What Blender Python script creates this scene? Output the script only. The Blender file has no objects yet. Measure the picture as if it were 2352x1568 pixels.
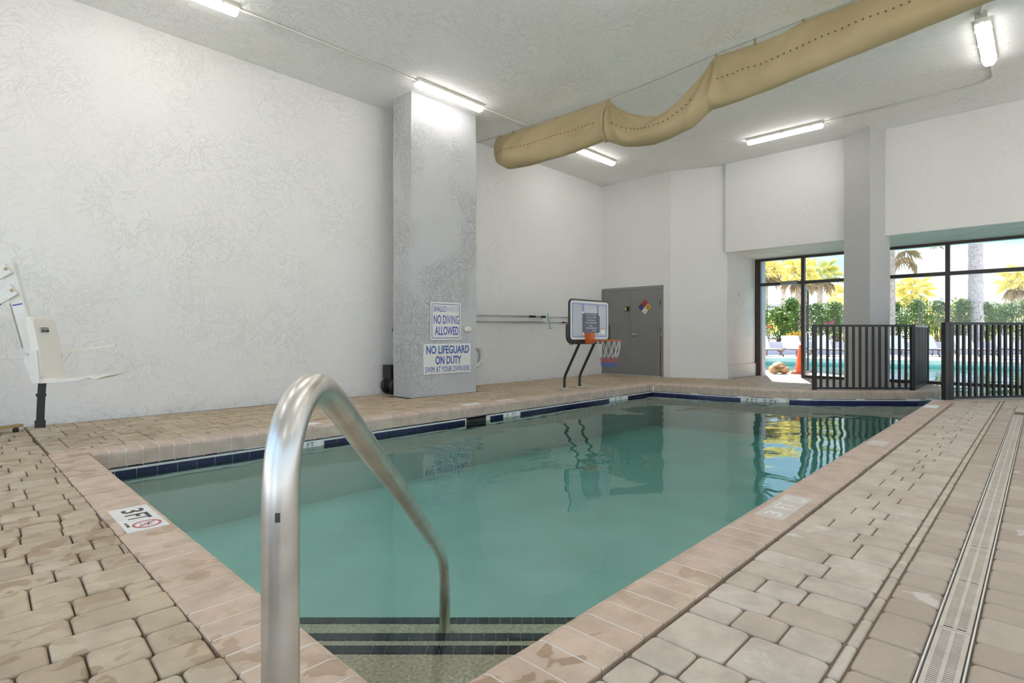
import bpy, bmesh, math, random
from mathutils import Vector, Matrix
random.seed(7)
S = bpy.context.scene
COL = S.collection
R = math.radians

# ------------------------------------------------------------------ camera
cam_d = bpy.data.cameras.new('camera'); cam = bpy.data.objects.new('camera', cam_d); COL.objects.link(cam)
CAMZ, YAW, FPX = 0.94, R(44.0), 1262.0
cam.location = (0, 0, CAMZ); cam.rotation_euler = (R(90), 0, YAW - R(90))
cam_d.sensor_width = 36.0; cam_d.lens = 36.0 * FPX / 2352.0
cam_d.shift_y = -15.0 / 2352.0; cam_d.clip_start = 0.05; cam_d.clip_end = 500
S.camera = cam

# ------------------------------------------------------------------ view, world, sun
S.view_settings.view_transform = 'Standard'; S.view_settings.look = 'None'
S.view_settings.gamma = 1.0; S.view_settings.use_curve_mapping = False
S.view_settings.exposure = 0.64
LAMP_POWER = 9.0          # radiance of the fluorescent lenses
SKY_POWER = 2.5
SUN_POWER = 9.5
S.cycles.max_bounces = 9; S.cycles.diffuse_bounces = 5; S.cycles.glossy_bounces = 4
S.cycles.transmission_bounces = 6; S.cycles.transparent_max_bounces = 10; S.cycles.volume_bounces = 0
S.cycles.sample_clamp_indirect = 6.0; S.cycles.caustics_reflective = False; S.cycles.caustics_refractive = False
S.cycles.use_denoising = True; S.cycles.use_adaptive_sampling = True; S.cycles.adaptive_threshold = 0.06

def build_world():
    w = bpy.data.worlds.new('sky'); S.world = w; w.use_nodes = True
    nt = w.node_tree; nt.nodes.clear(); N = nt.nodes.new; L = nt.links.new
    out = N('ShaderNodeOutputWorld'); bg = N('ShaderNodeBackground')
    tc = N('ShaderNodeTexCoord'); sep = N('ShaderNodeSeparateXYZ'); L(tc.outputs['Generated'], sep.inputs[0])
    mp = N('ShaderNodeMapRange'); mp.inputs['From Min'].default_value = 0.0; mp.inputs['From Max'].default_value = 0.6
    L(sep.outputs['Z'], mp.inputs['Value'])
    rp = N('ShaderNodeValToRGB'); L(mp.outputs[0], rp.inputs[0])
    rp.color_ramp.elements[0].color = (0.50, 0.52, 0.53, 1); rp.color_ramp.elements[1].color = (0.20, 0.34, 0.56, 1)
    e = rp.color_ramp.elements.new(0.18); e.color = (0.225, 0.34, 0.44, 1)
    mpg = N('ShaderNodeMapping'); mpg.inputs['Scale'].default_value = (2.2, 2.2, 6.0); L(tc.outputs['Generated'], mpg.inputs[0])
    nz = N('ShaderNodeTexNoise'); nz.inputs['Scale'].default_value = 2.0; nz.inputs['Detail'].default_value = 6; L(mpg.outputs[0], nz.inputs['Vector'])
    cr = N('ShaderNodeValToRGB'); cr.color_ramp.elements[0].position = 0.50; cr.color_ramp.elements[1].position = 0.68; L(nz.outputs['Fac'], cr.inputs[0])
    mx = N('ShaderNodeMix'); mx.data_type = 'RGBA'; L(cr.outputs[0], mx.inputs['Factor']); L(rp.outputs[0], mx.inputs['A'])
    mx.inputs['B'].default_value = (0.46, 0.50, 0.52, 1)
    L(mx.outputs['Result'], bg.inputs['Color']); bg.inputs['Strength'].default_value = SKY_POWER
    L(bg.outputs[0], out.inputs['Surface'])
build_world()
sun_d = bpy.data.lights.new('sun', 'SUN'); sun_d.energy = SUN_POWER; sun_d.angle = R(1.0); sun_d.color = (1.0, 0.93, 0.80)
sun = bpy.data.objects.new('sun', sun_d); COL.objects.link(sun)
sun.rotation_euler = Vector((-0.60, -0.25, -0.76)).to_track_quat('-Z', 'Y').to_euler()

# ------------------------------------------------------------------ materials
class NT:
    def __init__(s, name):
        s.m = bpy.data.materials.new(name); s.m.use_nodes = True; s.t = s.m.node_tree; s.t.nodes.clear()
        s.out = s.n('ShaderNodeOutputMaterial'); s.pos = s.n('ShaderNodeNewGeometry').outputs['Position']
    def n(s, t, **kw):
        x = s.t.nodes.new(t)
        for k, v in kw.items(): setattr(x, k, v)
        return x
    def l(s, a, b): s.t.links.new(a, b)
    def noise(s, scale, detail=3, rough=0.5, vec=None, dist=0.0, dim='3D'):
        x = s.n('ShaderNodeTexNoise'); x.inputs['Scale'].default_value = scale; x.inputs['Detail'].default_value = detail
        x.inputs['Roughness'].default_value = rough; x.inputs['Distortion'].default_value = dist
        s.l(vec or s.pos, x.inputs['Vector']); return x.outputs['Fac']
    def scaled(s, sc, off=(0, 0, 0)):
        x = s.n('ShaderNodeMapping'); x.inputs['Scale'].default_value = sc; x.inputs['Location'].default_value = off
        s.l(s.pos, x.inputs[0]); return x.outputs[0]
    def ramp(s, fac, stops):
        x = s.n('ShaderNodeValToRGB'); cr = x.color_ramp
        cr.elements[0].position, cr.elements[0].color = stops[0][0], col4(stops[0][1])
        cr.elements[1].position, cr.elements[1].color = stops[-1][0], col4(stops[-1][1])
        for p, c in stops[1:-1]:
            e = cr.elements.new(p); e.color = col4(c)
        s.l(fac, x.inputs[0]); return x.outputs[0]
    def math(s, op, a, b=None):
        x = s.n('ShaderNodeMath', operation=op)
        for i, v in enumerate((a, b)):
            if v is None: continue
            if isinstance(v, (int, float)): x.inputs[i].default_value = v
            else: s.l(v, x.inputs[i])
        return x.outputs[0]
    def mix(s, f, a, b, blend='MIX'):
        x = s.n('ShaderNodeMix', data_type='RGBA', blend_type=blend)
        for k, v in (('Factor', f), ('A', a), ('B', b)):
            if isinstance(v, (int, float)): x.inputs[k].default_value = v
            elif isinstance(v, tuple): x.inputs[k].default_value = col4(v)
            else: s.l(v, x.inputs[k])
        return x.outputs['Result']
    def bump(s, h, strength, dist, normal=None):
        x = s.n('ShaderNodeBump'); x.inputs['Strength'].default_value = strength; x.inputs['Distance'].default_value = dist
        s.l(h, x.inputs['Height'])
        if normal: s.l(normal, x.inputs['Normal'])
        return x.outputs[0]
    def pbr(s, color, rough=0.5, metal=0.0, normal=None, spec=0.5, **kw):
        x = s.n('ShaderNodeBsdfPrincipled')
        if isinstance(color, tuple): x.inputs['Base Color'].default_value = col4(color)
        else: s.l(color, x.inputs['Base Color'])
        if isinstance(rough, (int, float)): x.inputs['Roughness'].default_value = rough
        else: s.l(rough, x.inputs['Roughness'])
        x.inputs['Metallic'].default_value = metal; x.inputs['Specular IOR Level'].default_value = spec
        if normal: s.l(normal, x.inputs['Normal'])
        for k, v in kw.items(): x.inputs[k].default_value = v
        s.l(x.outputs[0], s.out.inputs['Surface']); return x
def col4(c):
    if isinstance(c, (int, float)): return (c, c, c, 1)
    return tuple(c) + (1,) if len(c) == 3 else tuple(c)

def plain(name, c, rough=0.5, metal=0.0, var=0.06, scale=9.0, bump=0.0, spec=0.5):
    t = NT(name); f = t.noise(scale, 4)
    cc = t.ramp(f, [(0.3, tuple(v * (1 - var) for v in c)), (0.7, tuple(min(1, v * (1 + var)) for v in c))])
    nm = t.bump(t.noise(scale * 8, 3), bump, 0.004) if bump else None
    t.pbr(cc, rough, metal, nm, spec); return t.m

def stucco(name, base, amt=1.0, scale=1.0, rough=0.75, dirt=0.0, deep=False):
    t = NT(name)
    soft = t.noise(0.5 * scale, 3)
    blot = t.noise(2.3 * scale, 4)
    warm = tuple(v * k for v, k in zip(base, (0.99, 0.98, 0.96)))
    c = t.ramp(soft, [(0.35, base), (0.7, warm)])
    # trowel ridges: thin contour lines of a warped noise, masked by a broad patchiness
    w = t.noise(2.6 * scale, 3, 0.6, dist=1.2)
    line = t.math('SUBTRACT', 1.0, t.math('MULTIPLY', t.math('ABSOLUTE', t.math('SUBTRACT', w, 0.5)), 60.0))
    line = t.math('MAXIMUM', line, 0.0)
    w2 = t.noise(5.5 * scale, 4, 0.65, dist=2.0)
    l2 = t.math('MAXIMUM', t.math('SUBTRACT', 1.0, t.math('MULTIPLY', t.math('ABSOLUTE', t.math('SUBTRACT', w2, 0.56)), 55.0)), 0.0)
    mask = t.ramp(t.noise(1.1 * scale, 3), [(0.38, 0.22), (0.68, 0.75)])
    step = t.ramp(w, [(0.49, 0.0), (0.51, 1.0)])
    h = t.math('ADD', t.math('MULTIPLY', t.math('ADD', line, l2), mask), t.math('MULTIPLY', blot, 0.9))
    h = t.math('ADD', h, t.math('MULTIPLY', t.math('MULTIPLY', step, mask), 0.15))
    h = t.math('ADD', h, t.math('MULTIPLY', t.noise(38 * scale, 3), 0.16))
    if deep:   # heavy hand-trowelled coat: torn edges and pits
        w3 = t.noise(3.4, 5, 0.68, vec=t.scaled((1.0, 1.0, 0.75)), dist=1.6)
        ledge = t.ramp(w3, [(0.492, 0.0), (0.502, 0.6), (0.606, 0.6), (0.614, 1.0)])
        m3 = t.ramp(t.noise(1.1, 3), [(0.44, 0.05), (0.62, 1.0)])
        h = t.math('ADD', t.math('MULTIPLY', h, 0.15), t.math('MULTIPLY', t.math('MULTIPLY', t.math('ADD', ledge, t.math('MULTIPLY', t.ramp(t.noise(9, 5, 0.7, dist=1.4), [(0.50, 0.0), (0.515, 1.0)]), 0.35)), m3), 2.6))
        nm = t.bump(h, 0.85, 0.010)
    else: nm = t.bump(h, 0.55 * amt, 0.012 / scale)
    if dirt:
        sp = t.n('ShaderNodeSeparateXYZ'); t.l(t.pos, sp.inputs[0])
        lo = t.ramp(sp.outputs['Z'], [(0.0, 1.0), (0.16, 0.0)])
        sp2 = t.ramp(t.noise(14, 5, 0.7), [(0.5, 0.0), (0.62, 1.0)])
        c = t.mix(t.math('MULTIPLY', t.math('MULTIPLY', lo, sp2), dirt), c, (0.25, 0.2, 0.15))
    t.pbr(c, rough, 0, nm, 0.3); return t.m

def paver_mat(name, cols, joint=0.0, wet=True, bloom=False):
    t = NT(name)
    at = t.n('ShaderNodeAttribute', attribute_name='tint')
    c = t.ramp(at.outputs['Fac'], [(0.0, cols[0]), (0.35, cols[1]), (0.7, cols[2]), (1.0, cols[3])])
    c = t.mix(t.math('MULTIPLY', t.ramp(t.noise(6.5, 6, 0.65), [(0.4, 0.0), (0.72, 1.0)]), 0.75), c, tuple(v * 0.58 for v in cols[1]))
    c = t.mix(t.math('MULTIPLY', t.noise(90, 3), 0.25), c, tuple(v * 0.7 for v in cols[0]))
    rough = 0.62
    if wet:
        spot = t.ramp(t.noise(8.5, 2, 0.45, dist=0.5), [(0.55, 0.0), (0.575, 1.0)])
        area = t.ramp(t.noise(0.9, 2), [(0.38, 0.0), (0.5, 1.0)])
        f = t.math('MULTIPLY', t.math('MULTIPLY', spot, area), 0.62)
        c = t.mix(f, c, (0.30, 0.18, 0.09))
        rough = t.math('SUBTRACT', 0.62, t.math('MULTIPLY', f, 0.3))
    if bloom:
        b = t.ramp(t.noise(5.2, 5, 0.6, dist=0.5), [(0.645, 0.0), (0.70, 1.0)])
        c = t.mix(t.math('MULTIPLY', b, 0.75), c, (0.72, 0.68, 0.64))
    nm = t.bump(t.math('ADD', t.noise(26, 5, 0.7), t.math('MULTIPLY', t.noise(160, 2), 0.35)), 0.35, 0.004)
    t.pbr(c, rough, 0, nm, 0.4); return t.m

M = {}
M['wall'] = stucco('white_stucco', (0.86, 0.858, 0.85), 1.0, 1.1, dirt=0.22)
M['wall_far'] = stucco('white_stucco_far', (0.84, 0.838, 0.832), 0.7, 1.2)
M['reveal'] = stucco('rough_stucco', (0.90, 0.90, 0.91), 2.0, 2.6)
M['ceiling'] = stucco('ceiling_texture', (0.92, 0.918, 0.905), 1.25, 1.3)
M['column'] = stucco('grey_stucco', (0.58, 0.59, 0.61), 1.0, 2.2, deep=True)
M['column_b'] = stucco('grey_stucco_far', (0.56, 0.56, 0.565), 0.9, 1.7)
M['sand'] = plain('joint_sand', (0.22, 0.165, 0.11), 0.9, bump=0.4)
M['paver'] = paver_mat('tan_paver', [(0.50, 0.39, 0.265), (0.60, 0.485, 0.34), (0.65, 0.535, 0.385), (0.58, 0.51, 0.42)])
M['paver_r'] = paver_mat('grey_tan_paver', [(0.58, 0.485, 0.39), (0.68, 0.58, 0.475), (0.70, 0.62, 0.53), (0.46, 0.36, 0.275)], wet=False, bloom=True)
M['coping'] = paver_mat('coping_brick', [(0.67, 0.505, 0.38), (0.70, 0.535, 0.405), (0.72, 0.56, 0.43), (0.67, 0.52, 0.40)])
M['coping_dry'] = paver_mat('coping_brick_dry', [(0.63, 0.48, 0.38), (0.66, 0.51, 0.41), (0.68, 0.53, 0.43), (0.63, 0.50, 0.41)], wet=False)
M['grout'] = plain('white_grout', (0.74, 0.70, 0.64), 0.8, bump=0.3)
M['plaster'] = plain('pool_plaster', (0.90, 0.90, 0.86), 0.7, var=0.07, scale=1.4)
M['aggregate'] = plain('step_aggregate', (0.64, 0.58, 0.43), 0.7, var=0.32, scale=70)
M['navy'] = plain('navy_tile', (0.016, 0.015, 0.055), 0.16, var=0.2)
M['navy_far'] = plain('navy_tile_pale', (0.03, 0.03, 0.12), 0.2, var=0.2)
M['step_tile'] = plain('step_tile', (0.022, 0.024, 0.045), 0.25, var=0.2)
M['cement'] = plain('cement_line', (0.74, 0.72, 0.66), 0.8, bump=0.3)
M['white_tile'] = plain('white_tile', (0.80, 0.79, 0.75), 0.35)
M['worn_tile'] = plain('worn_tile', (0.66, 0.60, 0.54), 0.5)
M['black'] = plain('black_metal', (0.022, 0.020, 0.020), 0.38, var=0.15)
M['bronze'] = plain('bronze_frame', (0.045, 0.032, 0.028), 0.4, var=0.15)
M['dark_plastic'] = plain('dark_plastic', (0.02, 0.019, 0.018), 0.55)
M['white_plastic'] = plain('white_plastic', (0.83, 0.79, 0.72), 0.35, var=0.02)
M['white_metal'] = plain('white_metal', (0.78, 0.77, 0.73), 0.4, var=0.03)
M['brass'] = plain('brass', (0.45, 0.33, 0.16), 0.35, 0.8)
M['grate'] = plain('grate_plastic', (0.64, 0.56, 0.48), 0.6, var=0.1)
M['grate_dark'] = plain('drain_channel', (0.12, 0.08, 0.05), 0.8)
M['alu'] = plain('aluminium', (0.62, 0.62, 0.62), 0.35, 0.6)
M['door'] = plain('grey_door_paint', (0.235, 0.235, 0.232), 0.45, var=0.05, scale=2)
M['door_frame'] = plain('grey_frame_paint', (0.26, 0.26, 0.255), 0.45, var=0.05)
M['rust'] = plain('rust', (0.20, 0.09, 0.04), 0.9, var=0.4, scale=25)
M['sign_white'] = plain('sign_white', (0.80, 0.80, 0.77), 0.4, var=0.03)
M['sign_blue'] = plain('sign_blue', (0.075, 0.085, 0.42), 0.5)
M['sign_blue_b'] = plain('sign_blue_bright', (0.055, 0.12, 0.42), 0.5)
M['sign_faded'] = plain('sign_faded_blue', (0.42, 0.43, 0.62), 0.5)
M['sign_slate'] = plain('sign_slate', (0.13, 0.14, 0.20), 0.5)
M['clear_blue'] = plain('print_blue', (0.30, 0.30, 0.66), 0.4)
M['hoop_orange'] = plain('hoop_orange', (0.66, 0.13, 0.025), 0.4)
M['pale_orange'] = plain('print_orange', (0.75, 0.40, 0.25), 0.5)
M['hoop_black'] = plain('hoop_black', (0.035, 0.030, 0.028), 0.4)
M['net_white'] = plain('net_white', (0.78, 0.76, 0.74), 0.8)
M['net_red'] = plain('net_red', (0.62, 0.10, 0.09), 0.8)
M['net_blue'] = plain('net_blue', (0.06, 0.16, 0.62), 0.8)
M['red'] = plain('red_paint', (0.50, 0.05, 0.05), 0.5)
M['symbol_red'] = plain('symbol_red', (0.55, 0.10, 0.10), 0.5)
M['nfpa_blue'] = plain('dark_blue_paint', (0.045, 0.055, 0.17), 0.5)
M['yellow'] = plain('yellow_paint', (0.72, 0.50, 0.07), 0.5)
M['ink'] = plain('ink', (0.06, 0.05, 0.05), 0.6)
M['light_blue'] = plain('light_blue_plastic', (0.12, 0.35, 0.72), 0.4)
M['cyan'] = plain('cyan_plastic', (0.25, 0.55, 0.75), 0.5)
M['lime'] = plain('lime_plastic', (0.60, 0.62, 0.25), 0.5)
M['fixture'] = plain('fixture_housing', (0.74, 0.71, 0.64), 0.5)
M['pipe'] = plain('painted_conduit', (0.74, 0.72, 0.67), 0.5)
M['wire'] = plain('wire', (0.35, 0.32, 0.26), 0.5)
M['loung_white'] = plain('white_sling', (0.82, 0.82, 0.84), 0.6, var=0.02)
M['loung_frame'] = plain('taupe_frame', (0.16, 0.12, 0.11), 0.5)
M['planter'] = plain('planter_wall', (0.50, 0.48, 0.55), 0.8, bump=0.3)
M['deck_out'] = plain('outdoor_deck', (0.74, 0.66, 0.58), 0.8, var=0.1, scale=2, bump=0.3)
M['soil'] = plain('sandy_ground', (0.74, 0.70, 0.64), 0.9, var=0.2)
M['pool_blue'] = plain('outdoor_plaster', (0.62, 0.80, 0.84), 0.7, var=0.06, scale=1.0)
M['cone'] = plain('cone_orange', (0.90, 0.13, 0.03), 0.4)
M['rock'] = plain('tan_rock', (0.47, 0.31, 0.18), 0.9, var=0.35, scale=7, bump=0.8)
M['trunk'] = plain('palm_trunk', (0.46, 0.38, 0.33), 0.9, var=0.3, scale=8, bump=0.9)
M['trunk_grey'] = plain('grey_palm_trunk', (0.48, 0.42, 0.42), 0.9, var=0.25, scale=9, bump=0.9)
M['outside_stucco'] = stucco('shaded_outer_stucco', (0.46, 0.45, 0.50), 1.3, 3.0)  # shade on the outer wall face is put into this lavender-grey colour
M['twig'] = plain('twig', (0.20, 0.15, 0.09), 0.9)

def steel():
    t = NT('brushed_steel')
    n1 = t.noise(60, 3, 0.6, vec=t.scaled((6, 6, 0.6)))
    c = t.ramp(t.noise(14, 4), [(0.3, (0.60, 0.57, 0.53)), (0.7, (0.76, 0.74, 0.71))])
    t.pbr(c, t.math('ADD', t.math('MULTIPLY', n1, 0.12), 0.26), 1.0); return t.m
M['steel'] = steel()

def emissive():
    t = NT('fluorescent_lens'); e = t.n('ShaderNodeEmission')
    e.inputs['Color'].default_value = (1.0, 0.96, 0.93, 1); e.inputs['Strength'].default_value = LAMP_POWER
    t.l(e.outputs[0], t.out.inputs['Surface']); return t.m
M['lens'] = emissive()

def glass(name, tint=(0.96, 0.97, 0.97), haze=0.0):
    t = NT(name); tr = t.n('ShaderNodeBsdfTransparent'); tr.inputs['Color'].default_value = col4(tint)
    gl = t.n('ShaderNodeBsdfGlossy'); gl.inputs['Roughness'].default_value = 0.01
    fr = t.n('ShaderNodeFresnel'); fr.inputs['IOR'].default_value = 1.45
    mx = t.n('ShaderNodeMixShader'); t.l(fr.outputs[0], mx.inputs[0]); t.l(tr.outputs[0], mx.inputs[1]); t.l(gl.outputs[0], mx.inputs[2])
    last = mx.outputs[0]
    if haze:
        df = t.n('ShaderNodeBsdfDiffuse'); df.inputs['Color'].default_value = (0.9, 0.9, 0.95, 1)
        m2 = t.n('ShaderNodeMixShader'); m2.inputs[0].default_value = haze
        t.l(last, m2.inputs[1]); t.l(df.outputs[0], m2.inputs[2]); last = m2.outputs[0]
    t.l(last, t.out.inputs['Surface']); return t.m
M['glass'] = glass('window_glass', haze=0.03)  # slight white diffuse mix stands in for milky indoor reflections
M['acrylic'] = glass('backboard_acrylic', (0.97, 0.97, 0.98), haze=0.55)

def water(name, absorb, dens, wave=0.10, scale=1.0, dist=0.05):
    t = NT(name)
    v = t.scaled((1.0 * scale, 1.0 * scale, 1.0))
    h = t.math('ADD', t.noise(1.35, 1, 0.5, vec=v, dist=0.4), t.math('MULTIPLY', t.noise(4.5, 2, 0.5, vec=v), 0.12))
    nm = t.bump(h, wave, dist)
    tr = t.n('ShaderNodeBsdfTransparent')
    gl = t.n('ShaderNodeBsdfGlossy'); gl.inputs['Roughness'].default_value = 0.0; t.l(nm, gl.inputs['Normal'])
    fr = t.n('ShaderNodeFresnel'); fr.inputs['IOR'].default_value = 1.48; t.l(nm, fr.inputs['Normal'])
    mx = t.n('ShaderNodeMixShader'); t.l(fr.outputs[0], mx.inputs[0]); t.l(tr.outputs[0], mx.inputs[1]); t.l(gl.outputs[0], mx.inputs[2])
    t.l(mx.outputs[0], t.out.inputs['Surface'])
    va = t.n('ShaderNodeVolumeAbsorption'); va.inputs['Color'].default_value = col4(absorb); va.inputs['Density'].default_value = dens
    t.l(va.outputs[0], t.out.inputs['Volume']); return t.m
M['water'] = water('pool_water', (0.26, 0.895, 0.85), 0.62, wave=0.30)

def leaf(name, a, b, trans=0.35):
    t = NT(name); oi = t.n('ShaderNodeObjectInfo')
    c = t.ramp(t.noise(3.2, 3), [(0.3, a), (0.7, b)])
    d = t.n('ShaderNodeBsdfPrincipled'); t.l(c, d.inputs['Base Color']); d.inputs['Roughness'].default_value = 0.45
    tl = t.n('ShaderNodeBsdfTranslucent'); t.l(c, tl.inputs['Color'])
    mx = t.n('ShaderNodeMixShader'); mx.inputs[0].default_value = trans
    t.l(d.outputs[0], mx.inputs[1]); t.l(tl.outputs[0], mx.inputs[2]); t.l(mx.outputs[0], t.out.inputs['Surface']); return t.m
M['leaf'] = leaf('hedge_leaf', (0.06, 0.125, 0.02), (0.16, 0.27, 0.04))
M['frond_yellow'] = leaf('yellow_frond', (0.78, 0.70, 0.24), (0.95, 0.88, 0.42), 0.55)  # pale yellow also carries the washed-out glow of sunlit palms
M['frond_green'] = leaf('green_frond', (0.52, 0.58, 0.18), (0.85, 0.80, 0.34), 0.5)
M['frond_brown'] = leaf('brown_frond', (0.36, 0.25, 0.15), (0.50, 0.40, 0.20), 0.3)
M['croton'] = leaf('croton_leaf', (0.85, 0.42, 0.03), (0.90, 0.66, 0.08), 0.3)
M['pink'] = leaf('pink_flower', (0.75, 0.05, 0.25), (0.85, 0.12, 0.35), 0.3)
M['redflower'] = leaf('red_flower', (0.80, 0.06, 0.03), (0.85, 0.12, 0.05), 0.3)
M['ti_leaf'] = leaf('purple_leaf', (0.28, 0.10, 0.10), (0.38, 0.17, 0.12), 0.3)

def fabric():
    t = NT('tan_fabric')
    c = t.ramp(t.noise(1.6, 4), [(0.3, (0.48, 0.385, 0.215)), (0.7, (0.55, 0.45, 0.265))])
    nm = t.bump(t.noise(220, 2), 0.1, 0.002)
    d = t.n('ShaderNodeBsdfPrincipled'); t.l(c, d.inputs['Base Color']); d.inputs['Roughness'].default_value = 0.8; t.l(nm, d.inputs['Normal'])
    tl = t.n('ShaderNodeBsdfTranslucent'); t.l(c, tl.inputs['Color'])
    mx = t.n('ShaderNodeMixShader'); mx.inputs[0].default_value = 0.15
    t.l(d.outputs[0], mx.inputs[1]); t.l(tl.outputs[0], mx.inputs[2]); t.l(mx.outputs[0], t.out.inputs['Surface']); return t.m
M['fabric'] = fabric()

# ------------------------------------------------------------------ mesh helpers
ORG = {}
def V(*a): return Vector(a if len(a) > 1 else a[0])
class MB:
    def __init__(s): s.v = []; s.f = []; s.tint = None; s.smooth = set()
    def add(s, vs, fs, smooth=False):
        o = len(s.v); s.v += [Vector(x) for x in vs]
        for f in fs:
            if smooth: s.smooth.add(len(s.f))
            s.f.append([i + o for i in f])
        return s
    def box(s, a, b, mat=None):
        x0, y0, z0 = a; x1, y1, z1 = b
        vs = [V(x, y, z) for z in (z0, z1) for x, y in ((x0, y0), (x1, y0), (x1, y1), (x0, y1))]
        if mat: vs = [mat @ v for v in vs]
        return s.add(vs, [(3, 2, 1, 0), (4, 5, 6, 7), (0, 1, 5, 4), (1, 2, 6, 5), (2, 3, 7, 6), (3, 0, 4, 7)])
    def prism(s, poly, z0, z1, mat=None):
        n = len(poly); vs = [V(x, y, z0) for x, y in poly] + [V(x, y, z1) for x, y in poly]
        if mat: vs = [mat @ v for v in vs]
        return s.add(vs, [list(range(n))[::-1], list(range(n, 2 * n))] + [(i, (i + 1) % n, n + (i + 1) % n, n + i) for i in range(n)])
    def bar(s, p, q, w, h, up=(0, 0, 1)):
        p, q = V(p), V(q); d = (q - p).normalized(); u = V(up)
        if abs(d.dot(u)) > 0.98: u = V(1, 0, 0)
        r = d.cross(u).normalized(); u = r.cross(d)
        vs = [c + r * a * w / 2 + u * b * h / 2 for c in (p, q) for a, b in ((-1, -1), (1, -1), (1, 1), (-1, 1))]
        return s.add(vs, [(0, 1, 2, 3), (7, 6, 5, 4), (0, 4, 5, 1), (1, 5, 6, 2), (2, 6, 7, 3), (3, 7, 4, 0)])
    def tube(s, pts, r, seg=10, caps=True, closed=False):
        pts = [V(p) for p in pts]; n = len(pts); rr = r if isinstance(r, (list, tuple)) else [r] * n
        prev = None; vs = []
        for i, p in enumerate(pts):
            a = pts[i - 1] if (i or closed) else p; b = pts[(i + 1) % n] if (i < n - 1 or closed) else p
            d = (b - a).normalized()
            if prev is None:
                u = V(0, 0, 1) if abs(d.z) < 0.9 else V(1, 0, 0)
                x = d.cross(u).normalized()
            else:
                x = (prev - d * prev.dot(d)).normalized()
            prev = x; y = d.cross(x)
            vs += [p + (x * math.cos(k * 2 * math.pi / seg) + y * math.sin(k * 2 * math.pi / seg)) * rr[i] for k in range(seg)]
        fs = []
        m = n if closed else n - 1
        for i in range(m):
            j = (i + 1) % n
            fs += [(i * seg + k, i * seg + (k + 1) % seg, j * seg + (k + 1) % seg, j * seg + k) for k in range(seg)]
        s.add(vs, fs, True)
        if caps and not closed:
            o = len(s.v) - n * seg
            s.f.append([o + k for k in range(seg)][::-1]); s.f.append([o + (n - 1) * seg + k for k in range(seg)])
        return s
    def lathe(s, c, prof, seg=16, axis=(0, 0, 1)):
        c = V(c); z = V(axis).normalized(); x = (z.cross(V(0, 1, 0)) if abs(z.y) < 0.9 else z.cross(V(1, 0, 0))).normalized(); y = z.cross(x)
        vs = []
        for r, h in prof:
            vs += [c + z * h + (x * math.cos(k * 2 * math.pi / seg) + y * math.sin(k * 2 * math.pi / seg)) * r for k in range(seg)]
        fs = []
        for i in range(len(prof) - 1):
            fs += [(i * seg + k, i * seg + (k + 1) % seg, (i + 1) * seg + (k + 1) % seg, (i + 1) * seg + k) for k in range(seg)]
        s.add(vs, fs, True)
        o = len(s.v) - len(prof) * seg
        s.f.append([o + k for k in range(seg)][::-1]); s.f.append([o + (len(prof) - 1) * seg + k for k in range(seg)])
        return s
    def build(s, name, mat, parent=None, label=None, kind=None):
        org = ORG.get(parent.name, V(0, 0, 0)) if parent else V(0, 0, 0)
        me = bpy.data.meshes.new(name); me.from_pydata([v - org for v in s.v], [], s.f)
        me.polygons.foreach_set('use_smooth', [i in s.smooth for i in range(len(s.f))])
        if s.tint is not None:
            a = me.attributes.new('tint', 'FLOAT', 'FACE'); a.data.foreach_set('value', s.tint)
        me.materials.append(mat); me.update()
        bm = bmesh.new(); bm.from_mesh(me); bmesh.ops.recalc_face_normals(bm, faces=bm.faces); bm.to_mesh(me); bm.free()
        o = bpy.data.objects.new(name, me); COL.objects.link(o)
        if parent: o.parent = parent
        ORG[o.name] = org
        if label: o['label'] = label
        if kind: o['kind'] = kind
        return o

def tag(o, label=None, cat=None, group=None, kind=None):
    if label: o['label'] = label
    if cat: o['category'] = cat
    if group: o['group'] = group
    if kind: o['kind'] = kind
    return o
def thing(name, label, cat, loc, group=None, kind=None):
    o = bpy.data.objects.new(name, None); COL.objects.link(o); o.location = loc; o.empty_display_size = 0.1
    ORG[o.name] = V(loc); return tag(o, label, cat, group, kind)
def rehome(o, loc):
    """give a one-mesh thing its origin at its base"""
    loc = V(loc); o.data.transform(Matrix.Translation(-loc)); o.location = loc; ORG[o.name] = loc; return o
def copy_part(src, parent, matrix=None):
    c = src.copy(); COL.objects.link(c); c.parent = parent
    if matrix is not None: c.matrix_local = matrix
    return c

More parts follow.
